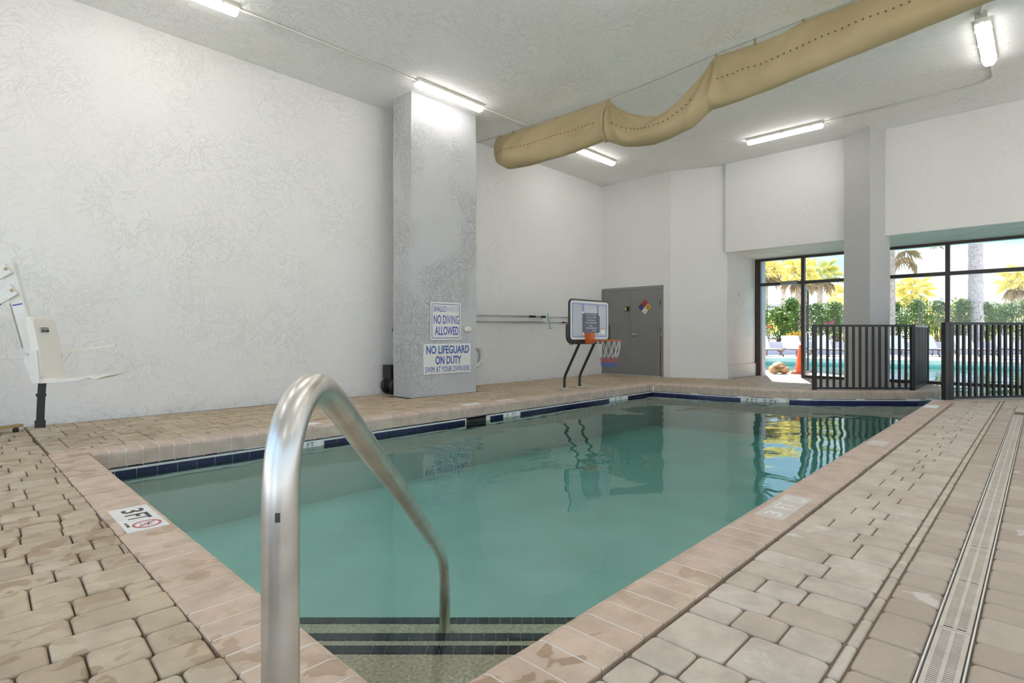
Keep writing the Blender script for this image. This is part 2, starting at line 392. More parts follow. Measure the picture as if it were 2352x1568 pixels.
def text(parent, name, body, origin, right, up, height, width=None, mat=None, depth=0.0015, bold=0.0, align='CENTER', label=None):
    """lettering laid on a surface; height is the capital height, width squeezes the line to that length"""
    cu = bpy.data.curves.new(name, 'FONT'); cu.body = body; cu.size = 1.0; cu.align_x = 'LEFT'; cu.extrude = 0.02; cu.offset = bold; cu.resolution_u = 3
    tmp = bpy.data.objects.new(name + '_tmp', cu); COL.objects.link(tmp)
    dg = bpy.context.evaluated_depsgraph_get(); me = bpy.data.meshes.new_from_object(tmp.evaluated_get(dg))
    bpy.data.objects.remove(tmp); bpy.data.curves.remove(cu)
    xs = [v.co.x for v in me.vertices]; ys = [v.co.y for v in me.vertices]; x0, x1 = min(xs), max(xs); y0, y1 = min(ys), max(ys)
    right, up = V(right).normalized(), V(up).normalized(); nrm = right.cross(up)
    sy = height / (y1 - y0); sx = (width / (x1 - x0)) if width else sy
    w = (x1 - x0) * sx; off = {'CENTER': -w / 2, 'LEFT': 0, 'RIGHT': -w}[align]
    org = ORG.get(parent.name, V(0, 0, 0)); origin = V(origin)
    for v in me.vertices:
        p = v.co.copy()
        v.co = origin + right * ((p.x - x0) * sx + off) + up * ((p.y - y0) * sy) + nrm * (depth * (1 if p.z > 0 else 0.0)) - org
    me.materials.clear(); me.materials.append(mat)
    o = bpy.data.objects.new(name, me); COL.objects.link(o); o.parent = parent; ORG[o.name] = org
    if label: o['label'] = label
    return o

def rounded(w, h, r, n=4):
    pts = []
    for cx, cy, a0 in ((w / 2 - r, h / 2 - r, 0), (-w / 2 + r, h / 2 - r, 90), (-w / 2 + r, -h / 2 + r, 180), (w / 2 - r, -h / 2 + r, 270)):
        for k in range(n + 1):
            a = R(a0 + 90 * k / n); pts.append((cx + r * math.cos(a), cy + r * math.sin(a)))
    return pts
def frame_mat(origin, right, up):
    r, u = V(right).normalized(), V(up).normalized(); n = r.cross(u)
    m = Matrix((r, u, n)).transposed().to_4x4(); m.translation = V(origin); return m
def interp(tab, x):
    if x <= tab[0][0]: return tab[0][1]
    for (a, b), (c, d) in zip(tab, tab[1:]):
        if x <= c: return b + (d - b) * (x - a) / (c - a)
    return tab[-1][1]

# ================================================================== SETTING
CEIL = 4.57
def struct(mb, name, mat, label, cat=None):
    return tag(mb.build(name, mat), label, cat, kind='structure')

# left wall (slightly turned), far wall block with the angled panel, lintel wall over the window, unseen walls
m = MB().prism([(-3, 7.50), (11.45, 7.757), (11.45, 8.06), (-3, 8.06)], -0.1, CEIL + 0.2)
wall_left = struct(m, 'wall_left', M['wall'], 'long white textured stucco wall on the left')
m = MB().prism([(11.22, 7.80), (11.20, 5.93), (11.68, 4.87), (13.80, 4.83), (13.80, 8.06), (11.22, 8.06)], -0.1, CEIL + 0.2)
wall_far = struct(m, 'wall_far', M['wall_far'], 'white stucco end wall around the grey double door')
m = MB().prism([(11.686, 4.862), (13.14, 4.822), (13.14, 4.84), (11.686, 4.88)], 0.30, 2.70)
m.build('rough_panel', M['reveal'], wall_far, 'heavily textured white reveal beside the glass')
m = MB().prism([(11.175, 5.93), (11.665, 4.842), (13.14, 4.80), (13.14, 4.84), (11.70, 4.88), (11.21, 5.95)], 0.0, 0.285)
struct(m, 'baseboard_far', M['wall_far'], 'low white plinth along the foot of the end wall')
m = MB().box((11.57, -6.3, 2.70), (13.80, 4.86, CEIL + 0.2))
wall_soffit = struct(m, 'wall_soffit', M['wall_far'], 'white wall band above the long window')
m = MB().box((11.575, -6.3, 2.693), (13.3, 4.85, 2.699)); m.build('soffit_panel', M['reveal'], wall_soffit)
m = MB().box((-3.0, -6.3, CEIL), (13.8, 8.06, CEIL + 0.22))
ceiling = struct(m, 'ceiling', M['ceiling'], 'white trowelled ceiling')
m = MB().box((-3.2, -6.3, 3.3), (-3.0, 8.06, CEIL + 0.2))
for y in (-6.3, -3.1, 0.1, 3.3, 6.9): m.box((-3.2, y, -0.1), (-3.0, y + (1.16 if y > 6 else 0.4), 3.3))
struct(m, 'wall_back', M['wall'], 'white wall with tall window openings behind the viewer')
m = MB().box((-3.2, -6.5, 3.3), (13.8, -6.3, CEIL + 0.2))
for k in range(6): m.box((-3.2 + 3.2 * k, -6.5, -0.1), (-2.8 + 3.2 * k, -6.3, 3.3))
struct(m, 'wall_right', M['wall'], 'white wall with tall window openings far off to the right')

# columns
def column(poly, mat, label):
    m = MB(); n = len(poly); zs = [0.0 + CEIL * k / 14 for k in range(15)]
    rnd = random.Random(len(label)); rings = []
    cx = sum(p[0] for p in poly) / n; cy = sum(p[1] for p in poly) / n
    for z in zs:
        for x, y in poly:
            k = 1 + rnd.uniform(-0.010, 0.010); m.v.append(V(cx + (x - cx) * k, cy + (y - cy) * k, z))
    for i in range(14):
        for k in range(n): m.f.append([i * n + k, i * n + (k + 1) % n, (i + 1) * n + (k + 1) % n, (i + 1) * n + k])
    m.f.append(list(range(n))[::-1]); m.f.append([14 * n + k for k in range(n)])
    return tag(m.build('column', mat), label, None, kind='structure')
column([(4.83, 6.745), (6.13, 6.745), (6.13, 7.21), (4.83, 7.21)], M['column'], 'grey stucco column carrying two swim warning signs')
column([(11.20, 2.16), (11.68, 1.95), (11.90, 2.41), (11.43, 2.61)], M['column_b'], 'square grey column standing inside the black railing')

# ------------------------------------------------------------------ pool shape
WATER = -0.217
NEAR = [(0.82, 1.14), (0.82, 5.44)]
LEFT = [(0.82, 5.44), (9.58, 5.44)]
FARP = [(9.58, 5.44), (9.66, 4.6), (9.78, 3.85), (9.93, 3.3), (10.2, 2.85), (10.75, 2.2), (11.38, 1.53), (11.75, 1.36), (12.2, 1.28), (12.6, 1.32), (12.95, 1.43), (13.25, 1.55)]
RIGHT = [(0.82, 1.14), (10.02, 1.165)]
BANK = [(10.02, 1.165), (11.28, 0.19), (13.25, -1.25)]
POOL = [(0.82, 1.14), (10.02, 1.165), (11.28, 0.19), (13.25, -1.25)] + FARP[::-1] + [(0.82, 5.44)]
OUT = [(13.25, -1.25), (13.5, -3.0), (14.0, -9.0), (27.5, -9.0), (25.6, 0.5), (23.45, 8.2), (17.6, 8.35), (15.9, 6.6), (15.45, 5.1), (15.0, 3.9), (13.9, 2.25), (13.25, 1.55)]

def resample(pts, step):
    pts = [V(p[0], p[1], 0) for p in pts]
    L = [0.0]
    for a, b in zip(pts, pts[1:]): L.append(L[-1] + (b - a).length)
    n = max(1, round(L[-1] / step)); out = []
    def tang(i):
        a = pts[max(0, i - 1)]; b = pts[min(len(pts) - 1, i + 1)]; return (b - a).normalized()
    def at(s):
        for i in range(len(pts) - 1):
            if s <= L[i + 1] + 1e-9:
                t = (s - L[i]) / (L[i + 1] - L[i]); p = pts[i].lerp(pts[i + 1], t)
                d = tang(i).lerp(tang(i + 1), t).normalized(); return p, d
    return [at(L[-1] * k / n) for k in range(n + 1)], at, L[-1]
PROF = [(0.25, -0.07), (0.25, -0.004), (0.246, 0.0), (0.040, 0.0), (0.015, -0.007), (0.003, -0.022), (0.0, -0.042), (0.0, -0.145), (0.06, -0.145)]
def ring(p, nrm, prof, lift=0.0):
    return [V(p.x + nrm.x * o, p.y + nrm.y * o, z + lift) for o, z in prof]
def sweep(m, a, b, prof):
    n = len(prof); m.add(a + b, [(k, (k + 1) % n, n + (k + 1) % n, n + k) for k in range(n)] + [list(range(n))[::-1], list(range(n, 2 * n))])
coping = thing('pool_coping', 'rounded terracotta brick coping around the pool edge', None, (5, 3, 0), kind='structure')
def coping_run(path, side, skip=()):
    st, at, tot = resample(path, 0.117)
    n = len(st) - 1; gap = 0.0036
    g = MB(); gp = [(max(o, 0.004) if o < 0.2 else o - 0.004, z - 0.0012 if z > -0.1 else z + 0.002) for o, z in PROF]
    for i in range(n):
        p, d = st[i]; q, e = st[i + 1]
        nd = V(-d.y, d.x, 0) * side; ne = V(-e.y, e.x, 0) * side
        sweep(g, ring(p, nd, gp), ring(q, ne, gp), gp)
        mid = (p + q) / 2
        if any(a[0] <= mid.x <= a[2] and a[1] <= mid.y <= a[3] for a in skip): continue
        L = (q - p).length; t = gap / L
        p2, q2 = p.lerp(q, t), q.lerp(p, t); nd2 = nd.lerp(ne, t).normalized(); ne2 = ne.lerp(nd, t).normalized()
        mb = MB(); lift = random.uniform(-0.0012, 0.0012)
        sweep(mb, ring(p2, nd2, PROF, lift), ring(q2, ne2, PROF, lift), PROF); mb.tint = [random.random()] * len(mb.f)
        mb.build('coping_brick', M['coping' if path is NEAR or (path is RIGHT and i < 11) else 'coping_dry'], coping)
    g.build('grout_bed', M['grout'], coping)
coping_run(NEAR, 1); coping_run(LEFT, 1); coping_run(FARP, 1); coping_run(RIGHT, -1); coping_run(BANK, -1)
def corner(c, sx, sy):
    x, y = c; P = []
    for k in range(7):
        a = R(90 * k / 6); P.append((0.14 + 0.11 * math.cos(a), 0.14 + 0.11 * math.sin(a)))
    h1 = [(0.004, 0.002), (0.25, 0.002)] + P[:4]
    h2 = [(0.002, 0.004)] + [(b, a) for a, b in P[:4]][::-1] + [(0.002, 0.25)]
    for h in (h1, h2):
        mb = MB().prism([(x + sx * a, y + sy * b) for a, b in h], -0.07, 0.0); mb.tint = [random.random()] * len(mb.f)
        mb.build('coping_brick', M['coping'], coping)
corner((0.82, 5.44), -1, 1); corner((0.82, 1.14), -1, -1)
mb = MB().prism([(9.585, 5.445), (9.835, 5.46), (9.79, 5.60), (9.70, 5.67), (9.585, 5.69)], -0.07, 0.0); mb.tint = [0.5] * len(mb.f); mb.build('coping_brick', M['coping'], coping)

# pool basin, water line tile, steps
basin = MB(); n = len(POOL)
basin.add([V(x, y, -0.14) for x, y in POOL] + [V(x, y, -0.80) for x, y in POOL], [(i, (i + 1) % n, n + (i + 1) % n, n + i) for i in range(n)] + [list(range(n, 2 * n))])
pool = struct(basin, 'pool_basin', M['plaster'], 'plastered basin of the indoor pool')
def strip(path, side, z0, z1, t, name, mat, parent, kind=None):
    st, at, tot = resample(path, 0.3); mb = MB(); prof = [(0.02, z0), (0.02, z1), (-t, z1), (-t, z0)]
    for (p, d), (q, e) in zip(st, st[1:]):
        sweep(mb, ring(p, V(-d.y, d.x, 0) * side, prof), ring(q, V(-e.y, e.x, 0) * side, prof), prof)
    return mb.build(name, mat, parent)
tile_mb = MB().box((-0.0735, -0.004, -0.04), (0.0735, 0.004, 0.04)); proto_tile = None
for path, side, mt in ((NEAR, 1, 'navy'), (LEFT, 1, 'navy'), (FARP, 1, 'navy_far'), (RIGHT, -1, 'navy')):
    strip(path, side, -0.172, -0.154, 0.004, 'cement_line', M['cement'], pool)
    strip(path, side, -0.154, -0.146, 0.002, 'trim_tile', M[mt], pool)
    strip(path, side, -0.262, -0.172, 0.003, 'tile_grout', M['cement'], pool)
    st, at, tot = resample(path, 0.150)
    for (p, d), (q, e) in zip(st, st[1:]):
        c = (p + q) / 2; dd = (q - p).normalized(); nn = V(-dd.y, dd.x, 0) * side
        if path is LEFT and (5.46 < c.x < 5.77 or 4.76 < c.x < 5.13 or 2.42 < c.x < 2.74 or 8.1 < c.x < 8.7): continue
        if path is FARP and 3.17 < c.y < 3.85: continue
        mm = Matrix((dd, nn, V(0, 0, 1))).transposed().to_4x4(); mm.translation = V(c.x - nn.x * 0.003, c.y - nn.y * 0.003, -0.213)
        if proto_tile is None:
            proto_tile = tile_mb.build('tile', M['navy'], pool); proto_tile.matrix_local = mm
        else:
            t_ = copy_part(proto_tile, pool, mm)
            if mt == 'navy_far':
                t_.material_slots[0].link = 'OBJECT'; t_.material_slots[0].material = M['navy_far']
def depth_mark(p0, p1, nn, txt, name='depth_marker'):
    p0, p1 = V(p0[0], p0[1], 0), V(p1[0], p1[1], 0); dd = (p1 - p0).normalized(); mid = (p0 + p1) / 2; L = (p1 - p0).length
    mm = Matrix((dd, V(nn), V(0, 0, 1))).transposed().to_4x4(); mm.translation = V(mid.x, mid.y, -0.2) - V(nn) * 0.002
    o = MB().box((-L / 2, -0.006, -0.045), (L / 2, 0.004, 0.04), mm).build('marker_tile', M['white_tile'], pool, 'white depth tile with dark figures at the water line')
    for s, off, w in txt:
        text(o, 'lettering', s, V(mid.x, mid.y, -0.212) - V(nn) * 0.0075 + dd * off, dd, (0, 0, 1), 0.042, w, M['ink'], 0.001)
depth_mark((5.45, 5.44), (5.78, 5.44), (0, 1, 0), [('3', -0.09, 0.035), ('FT', 0.05, 0.075)])
depth_mark((2.42, 5.44), (2.75, 5.44), (0, 1, 0), [('3', -0.09, 0.035), ('FT', 0.05, 0.075)])
depth_mark((8.1, 5.44), (8.65, 5.44), (0, 1, 0), [('3', -0.12, 0.05), ('FT', 0.06, 0.1)])
dfar = (V(9.95, 3.25, 0) - V(9.78, 3.85, 0)).normalized()
depth_mark((9.765, 3.83), (9.925, 3.24), (-dfar.y, dfar.x, 0), [('3 FT', -0.12, 0.2), ('0 IN', 0.16, 0.2)])
sk = MB().box((4.77, 5.436, -0.30), (5.12, 5.46, -0.150)); sk = sk.build('skimmer_opening', M['dark_plastic'], pool, 'dark skimmer slot in the left pool edge')

FX, FY = math.cos(YAW), math.sin(YAW)
steps = thing('pool_steps', 'pale corner steps under water edged with dark tiles', None, (0.9, 1.2, -0.3), kind='structure')
for d_, z_ in ((2.19, -0.30), (2.41, -0.37), (2.70, -0.45)):
    ya = (d_ - FX * 0.82) / FY; xb = (d_ - FY * 1.14) / FX
    MB().prism([(0.82, 1.14), (xb, 1.14), (0.82, ya)], -1.05, z_).build('tread', M['aggregate'], steps)
    a, b = V(xb, 1.14, z_), V(0.82, ya, z_); dd = (b - a); L = dd.length; dd.normalize(); inn = V(-FX, -FY, 0)
    k = 0; w = 0.0535
    while (k + 1) * w < L - 0.03:
        c = a + dd * (k * w + w / 2 + 0.01) + inn * 0.030
        mm = Matrix((dd, inn, V(0, 0, 1))).transposed().to_4x4(); mm.translation = c - ORG[steps.name] + V(0, 0, 0.002)
        if d_ == 2.19 and k == 0:
            ptile = MB().box((-0.0255, -0.0265, -0.003), (0.0255, 0.0265, 0.003)).build('tile', M['step_tile'], None); ptile.parent = steps; ptile.matrix_local = mm
        else: copy_part(ptile, steps, mm)
        k += 1

# water: one body, running out under the glass into the outdoor pool
def grow(poly, d):
    n = len(poly); out = []
    for i in range(n):
        a, b, c = V(*poly[i - 1]), V(*poly[i]), V(*poly[(i + 1) % n])
        u, w = (b - a).normalized(), (c - b).normalized(); nn = (V(u.y, -u.x) + V(w.y, -w.x)).normalized()
        out.append((b.x + nn.x * d, b.y + nn.y * d))
    return out
inside = POOL[:3] + [POOL[3]]
LOOP = POOL[:3] + OUT + POOL[5:]
mb = MB().prism(grow(LOOP, 0.03), -1.4, WATER)
struct(mb, 'pool_water', M['water'], 'teal water of the pool, rippled, running out under the glass')
ob = MB(); n = len(OUT)
ob.add([V(x, y, -0.02) for x, y in OUT] + [V(x, y, -1.15) for x, y in OUT], [(i, (i + 1) % n, n + (i + 1) % n, n + i) for i in range(n) if i != n - 1] + [list(range(n, 2 * n))])
struct(ob, 'outdoor_pool_basin', M['pool_blue'], 'pale blue basin of the outdoor pool')

# ------------------------------------------------------------------ floors and pavers
def inpoly(p, poly):
    x, y = p; c = False
    for (x0, y0), (x1, y1) in zip(poly, poly[1:] + poly[:1]):
        if (y0 > y) != (y1 > y) and x < (x1 - x0) * (y - y0) / (y1 - y0) + x0: c = not c
    return c
def tiling(nx, ny, rnd, pieces, bad):
    """fills a grid of cells with the paver sizes; cells in bad stay free"""
    occ = [[bad(i, j) for j in range(ny)] for i in range(nx)]; out = []
    for i in range(nx):
        for j in range(ny):
            if occ[i][j]: continue
            ps = pieces[:]; rnd.shuffle(ps); best = None
            for a, b in ps + [(2, 1), (1, 2), (1, 1)]:
                if i + a > nx or j + b > ny: continue
                if any(occ[i + u][j + w] for u in range(a) for w in range(b)): continue
                rest = 0
                while j + b + rest < ny and rest < 2 and not occ[i][j + b + rest]: rest += 1
                if rest == 1 and (a, b) in ps: continue
                best = (a, b); break
            if not best: best = (1, 1)
            a, b = best
            for u in range(a):
                for w in range(b): occ[i + u][j + w] = True
            out.append((i, j, a, b))
    return out
def paver_geo(mb, x0, y0, x1, y1, z, rnd, rot=None, gap=0.0026, rc=0.016):
    """one tumbled paver: rounded corners, eased arris"""
    x0 += gap; y0 += gap; x1 -= gap; y1 -= gap
    cx, cy, w, h = (x0 + x1) / 2, (y0 + y1) / 2, x1 - x0, y1 - y0
    rc = min(rc, w * 0.3, h * 0.3)
    tx, ty = rnd.uniform(-0.010, 0.010), rnd.uniform(-0.010, 0.010); n0 = len(mb.f)
    o = rounded(w, h, rc, 2); i_ = rounded(w - 0.014, h - 0.014, max(0.004, rc - 0.003), 2); n = len(o)
    jit = [rnd.uniform(-0.0018, 0.0018) for _ in range(2 * n)]
    def P(p, zz, k):
        x, y = cx + p[0] * (1 + jit[k]), cy + p[1] * (1 + jit[-k])
        v = V(x, y, z + zz + tx * p[0] + ty * p[1])
        return rot(v) if rot else v
    vs = [P(p, 0, k) for k, p in enumerate(i_)] + [P(p, -0.0065, k) for k, p in enumerate(o)] + [P(p, -0.05, k) for k, p in enumerate(o)]
    mb.add(vs, [list(range(n))] + [(k, (k + 1) % n, n + (k + 1) % n, n + k) for k in range(n)] + [(n + k, n + (k + 1) % n, 2 * n + (k + 1) % n, 2 * n + k) for k in range(n)])
    mb.smooth |= set(range(n0 + 1, n0 + 1 + n))
    return len(mb.f) - n0
cF, cR = V(FX, FY, 0), V(FY, -FX, 0)
def screen_size(x0, y0, x1, y1):
    c = V((x0 + x1) / 2, (y0 + y1) / 2, 0); d = c.dot(cF)
    if d < 0.5: return 0
    u = 1176 + FPX * c.dot(cR) / d; v = 769 + FPX * CAMZ / d
    if not (-120 < u < 2470 and v < 1700): return 0
    return (x1 - x0) * (y1 - y0) / d ** 3
def lay(floor, rects, mat, seed, limit=298):
    """rects: paver rectangles in floor coordinates; the largest in view are objects, the rest one field"""
    rnd = random.Random(seed); rects = sorted(rects, key=lambda r: -screen_size(*r[:4]))
    field = MB(); field.tint = []
    for k, (x0, y0, x1, y1, rot, *edge) in enumerate(rects):
        z = rnd.uniform(-0.003, 0.0); t = rnd.uniform(0.82, 1.0) if edge else rnd.uniform(0, 0.78)
        if k < limit and screen_size(x0, y0, x1, y1) > 0:
            mb = MB(); nf = paver_geo(mb, x0, y0, x1, y1, z, rnd, rot); mb.tint = [t] * nf; mb.build('paver', mat, floor)
        else:
            nf = paver_geo(field, x0, y0, x1, y1, z, rnd, rot); field.tint += [t] * nf
    field.build('paver_field', mat, floor, kind='stuff')
U = 0.0742
PIECES = [(2, 3), (2, 3), (2, 2), (3, 2), (2, 4), (3, 3)]
# near, left and far deck
def turn(v, a=R(-2.0), c=(0.58, 5.6)):   # the near deck was laid a little out of square with the coping
    x, y = v.x - c[0], v.y - c[1]; return V(c[0] + x * math.cos(a) - y * math.sin(a), c[1] + x * math.sin(a) + y * math.cos(a), v.z)
def turned(x, y): q = turn(V(x, y, 0)); return q.x, q.y
bed = MB().box((-3, 0.885, -0.09), (0.578, 7.6, -0.022)); bed.prism([(0.578, 5.686), (9.84, 5.686), (9.84, 7.8), (0.578, 7.8)], -0.09, -0.012)
FAR_OUT = [(9.84, 5.69), (9.905, 4.65), (10.025, 3.93), (10.15, 3.45), (10.4, 3.03), (10.93, 2.37), (11.5, 1.78), (11.83, 1.60), (12.2, 1.535), (12.5, 1.56), (12.85, 1.67), (13.2, 1.82)]
bed.prism(FAR_OUT + [(13.2, 4.9), (11.6, 4.9), (11.2, 6.0), (11.2, 7.8), (9.84, 7.8)], -0.09, -0.012)
floor = struct(bed, 'floor', M['sand'], 'tan paver deck along the left wall and the near pool end')
def rows(u0, u1, v0, v1, rnd, heights=(2, 2, 2, 3), lengths=(2, 2, 3, 3, 4), close=True):
    """courses along u: each course has its own height and staggered joints"""
    out = []; v = v0; prev = set()
    while v < v1 - 0.02:
        h = min(rnd.choice(heights) * U, v1 - v)
        if v1 - v - h < 0.06: h = v1 - v
        for _ in range(12):
            cuts = [u0]; 
            while cuts[-1] < u1 - 0.02:
                l = rnd.choice(lengths) * U * rnd.uniform(0.97, 1.03)
                if close and (u1 - cuts[-1] - l) < 0.075: l = u1 - cuts[-1]
                cuts.append(cuts[-1] + l)
            if not any(abs(c - p) < 0.035 for c in cuts[1:-1] for p in prev): break
        out += [(c, v, d, v + h) for c, d in zip(cuts, cuts[1:])]; prev = set(cuts[1:-1]); v += h
    return out
rnd = random.Random(5); rects = []
for r in rows(-1.9, 0.90, 0.70, 7.9, rnd, (2, 2, 3, 2), (2, 3, 3, 4, 2), False):
    pts = [turned(px, py) for px in (r[0], r[2]) for py in (r[1], r[3])]
    if any(p[1] < 0.870 or p[1] > 7.5 for p in pts): continue
    lim = 0.574
    if min(p[0] for p in pts) > lim - 0.016: continue
    if max(p[0] for p in pts) > lim:
        ex = max(p[0] for p in pts) - lim
        if r[2] - ex - r[0] < 0.014: continue
        r = (r[0], r[1], r[2] - ex, r[3])
    rects.append(r + (turn,))
x0, y0 = 0.585, 5.695
for r in rows(x0, 9.84, y0, 7.75, rnd, (2, 2, 3), (2, 3, 3, 4), True):
    if r[3] > 7.52 + 0.0225 * (r[0] + 3) - 0.06 or r[2] > 9.84: continue
    if r[2] > 4.80 and r[0] < 6.16 and r[3] > 6.72 and r[1] < 7.24:
        if r[1] < 6.7: r = (r[0], r[1], r[2], 6.735)
        else: continue
    rects.append(r + (None,))
poly = FAR_OUT + [(13.2, 4.78), (11.7, 4.82), (11.2, 5.9), (11.2, 7.7), (9.84, 7.7)]
for i, j, a, b in tiling(round(3.4 / U), round(6.2 / U), rnd, PIECES, lambda i, j: not inpoly((9.845 + (i + .5) * U, 1.54 + (j + .5) * U), poly)):
    rects.append((9.845 + i * U, 1.54 + j * U, 9.845 + (i + a) * U, 1.54 + (j + b) * U, None))
lay(floor, rects, M['paver'], 11)
# right-hand deck, split by the trench drain
DR0, DR1 = 0.157, 0.250
RD = [(-3, -6.3), (13.2, -6.3), (13.2, -1.52), (11.12, -0.01), (9.93, 0.88), (-3, 0.882)]
bed = MB().prism(RD, -0.09, -0.012)
floor_r = struct(bed, 'floor.001', M['sand'], 'greyish tan paver deck right of the pool with a drain')
rnd = random.Random(9); rects = []
sw = 0.147 / 2
x = -0.6; k = 0
while x < 9.6:                     # border course beside the drain, and the one beyond it
    w = rnd.choice((0.147, 0.147, 0.205, 0.15, 0.225))
    rects.append((x, DR1 + 0.006, x + w, 0.397, None, 1)); x += w
x = -0.6
while x < 9.55:
    w = rnd.choice((0.147, 0.15, 0.205, 0.225))
    rects.append((x, -0.065, x + w, DR0 - 0.006, None, 1)); x += w
def rd_bad(x, y): return not inpoly((x, y), RD)
for v0, u0, v1, u1 in rows(0.437, 0.880, -0.6, 10.4, rnd, (2, 2, 2, 3), (2, 2, 3, 3, 2.5), True):
    q = (u0, v0, u1, v1)
    if rd_bad(u0 + .01, v1 - .02) or rd_bad(u1 - .01, v1 - .02):
        if rd_bad(u1 - .02, v0 + .05): continue
        q = (u0, v0, u1, v0 + (v1 - v0) * 0.5)
        if rd_bad(q[2] - .01, q[3] - .02): continue
    rects.append(q + (None,))
x = -0.6
while x < 10.7:
    w = rnd.uniform(0.16, 0.23)
    if not rd_bad(x + w, 0.436): rects.append((x, 0.399, x + w, 0.435, None))
    x += w
for v0, u0, v1, u1 in rows(-4.4, -0.068, -0.6, 13.1, rnd, (2, 2, 2, 3), (2, 2, 3, 3, 4), True):
    if rd_bad(u1 - .01, v1 - .02) or rd_bad(u0 + .01, v1 - .02): continue
    rects.append((u0, v0, u1, v1, None))
rects.append((9.215, DR0 - 0.004, 9.41, DR1 + 0.004, None)); rects.append((9.41, DR0 - 0.004, 9.615, DR1 + 0.004, None))
for i, j, a, b in tiling(round(1.6 / U), 6, rnd, PIECES, lambda i, j: rd_bad(9.62 + (i + .5) * U, 0.395 - (j + .5) * U) or 0.395 - (j + 1) * U < -0.06):
    if 9.62 + i * U > 9.6: rects.append((9.62 + i * U, 0.395 - (j + b) * U, 9.62 + (i + a) * U, 0.395 - j * U, None))
lay(floor_r, rects, M['paver_r'], 12)

# trench drain with slotted grates
drain = thing('trench_drain', 'narrow beige slotted trench drain set in the right-hand deck', 'drain', (4, 0.2, 0))
MB().box((-0.6, DR0 - 0.004, -0.06), (9.2, DR1 + 0.004, -0.022)).build('channel', M['grate_dark'], drain)
mb = MB()
for y in (DR0 - 0.004, DR1 - 0.0005): mb.box((-0.6, y, -0.04), (9.2, y + 0.0045, -0.001))
mb.build('channel_edge', M['white_metal'], drain)
GL = 0.94; g = MB(); w = DR1 - DR0 - 0.011; y0 = -w / 2
for a, b in ((y0, y0 + 0.012), (-0.005, 0.005), (-y0 - 0.012, -y0)): g.box((0, a, -0.02), (GL - 0.004, b, 0))
kk = int(GL / 0.0118)
for k in range(kk):
    x = k * 0.0118
    wd = 0.022 if k in (0, kk // 2, kk - 1) else 0.0062
    g.box((x, y0 + 0.012, -0.018), (min(x + wd, GL - 0.004), -y0 - 0.012, -0.0008))
proto = None; x = -0.57
while x + GL < 9.25:
    mm = Matrix.Translation(V(x, (DR0 + DR1) / 2, -0.004) - ORG[drain.name])
    if proto is None: proto = g.build('grate', M['grate'], None); proto.parent = drain; proto.matrix_local = mm
    else: copy_part(proto, drain, mm)
    x += GL

# ------------------------------------------------------------------ window wall
WX = 13.20; HEAD, TRAN = 2.70, 2.10
MUL = [4.80, 3.80, 2.55, 1.29, 0.04, -1.21, -2.46, -3.71, -4.96, -6.25]
for k in range(len(MUL) - 1):
    a, b = MUL[k], MUL[k + 1]
    wn = thing('window_%d' % (k + 1), 'bronze-framed glass bay number %d from the door end of the window wall' % (k + 1), None, (WX, b, 0), kind='structure')
    wn['label'] = ['bronze-framed bay with the open doorway below a small top pane', 'bronze-framed glass bay between doorway and grey column'][k] if k < 2 else \
        ['bronze-framed glass bay behind the grey column', 'bronze-framed glass bay just right of the grey column', 'bronze-framed glass bay at the right edge of the photo'][k - 2] if k < 5 else 'bronze-framed glass bay of the window wall beyond the right edge'
    mw = 0.11 if k == 0 else 0.07
    MB().box((WX - 0.05, a - (0.10 if k == 0 else 0.035), 0), (WX + 0.05, a + 0.035, HEAD)).build('mullion', M['bronze'], wn)
    MB().box((WX - 0.045, b + 0.035, HEAD - 0.06), (WX + 0.045, a - 0.035, HEAD)).build('head_rail', M['bronze'], wn)
    MB().box((WX - 0.045, b + 0.035, TRAN - 0.035), (WX + 0.045, a - 0.035, TRAN + 0.035)).build('transom_rail', M['bronze'], wn)
    MB().box((WX - 0.005, b + 0.03, TRAN + 0.03), (WX + 0.005, a - 0.03, HEAD - 0.05)).build('pane', M['glass'], wn)
    if k:
        MB().box((WX - 0.045, b + 0.035, -0.005), (WX + 0.045, a - 0.035, 0.055)).build('sill_rail', M['bronze'], wn)
        MB().box((WX - 0.005, b + 0.03, 0.05), (WX + 0.005, a - 0.03, TRAN - 0.03)).build('pane', M['glass'], wn)
    else:
        MB().box((WX - 0.10, 3.90, TRAN - 0.03), (WX - 0.045, 4.25, TRAN + 0.045)).build('door_closer', M['door_frame'], wn, 'grey closer box on the doorway head')
        MB().bar((WX + 0.06, 3.95, TRAN - 0.05), (WX + 0.30, 4.10, TRAN - 0.06), 0.02, 0.012).build('closer_arm', M['bronze'], wn)
# outdoor glass door leaf, swung open
ld = V(0.985, 0.17, 0).normalized(); d2 = thing('door_2', 'narrow-framed glass door standing open outdoors beside the doorway', None, (13.28, 3.83, 0), kind='structure')
mm = Matrix((ld, V(-ld.y, ld.x, 0), V(0, 0, 1))).transposed().to_4x4(); mm.translation = V(13.28, 3.83, 0)
for nm, a, b in (('stile', (0, -.022, .02), (.06, .022, 2.05)), ('stile', (.87, -.022, .02), (.93, .022, 2.05)), ('top_rail', (.06, -.022, 1.97), (.87, .022, 2.05)), ('bottom_rail', (.06, -.022, .02), (.87, .022, .12))):
    MB().box(a, b, mm).build(nm, M['bronze'], d2)
MB().box((.06, -.004, .12), (.87, .004, 1.97), mm).build('pane', M['glass'], d2)
MB().tube([mm @ V(.12, -.05, 1.0), mm @ V(.82, -.05, 1.0)], 0.014, 8).build('push_bar', M['alu'], d2)

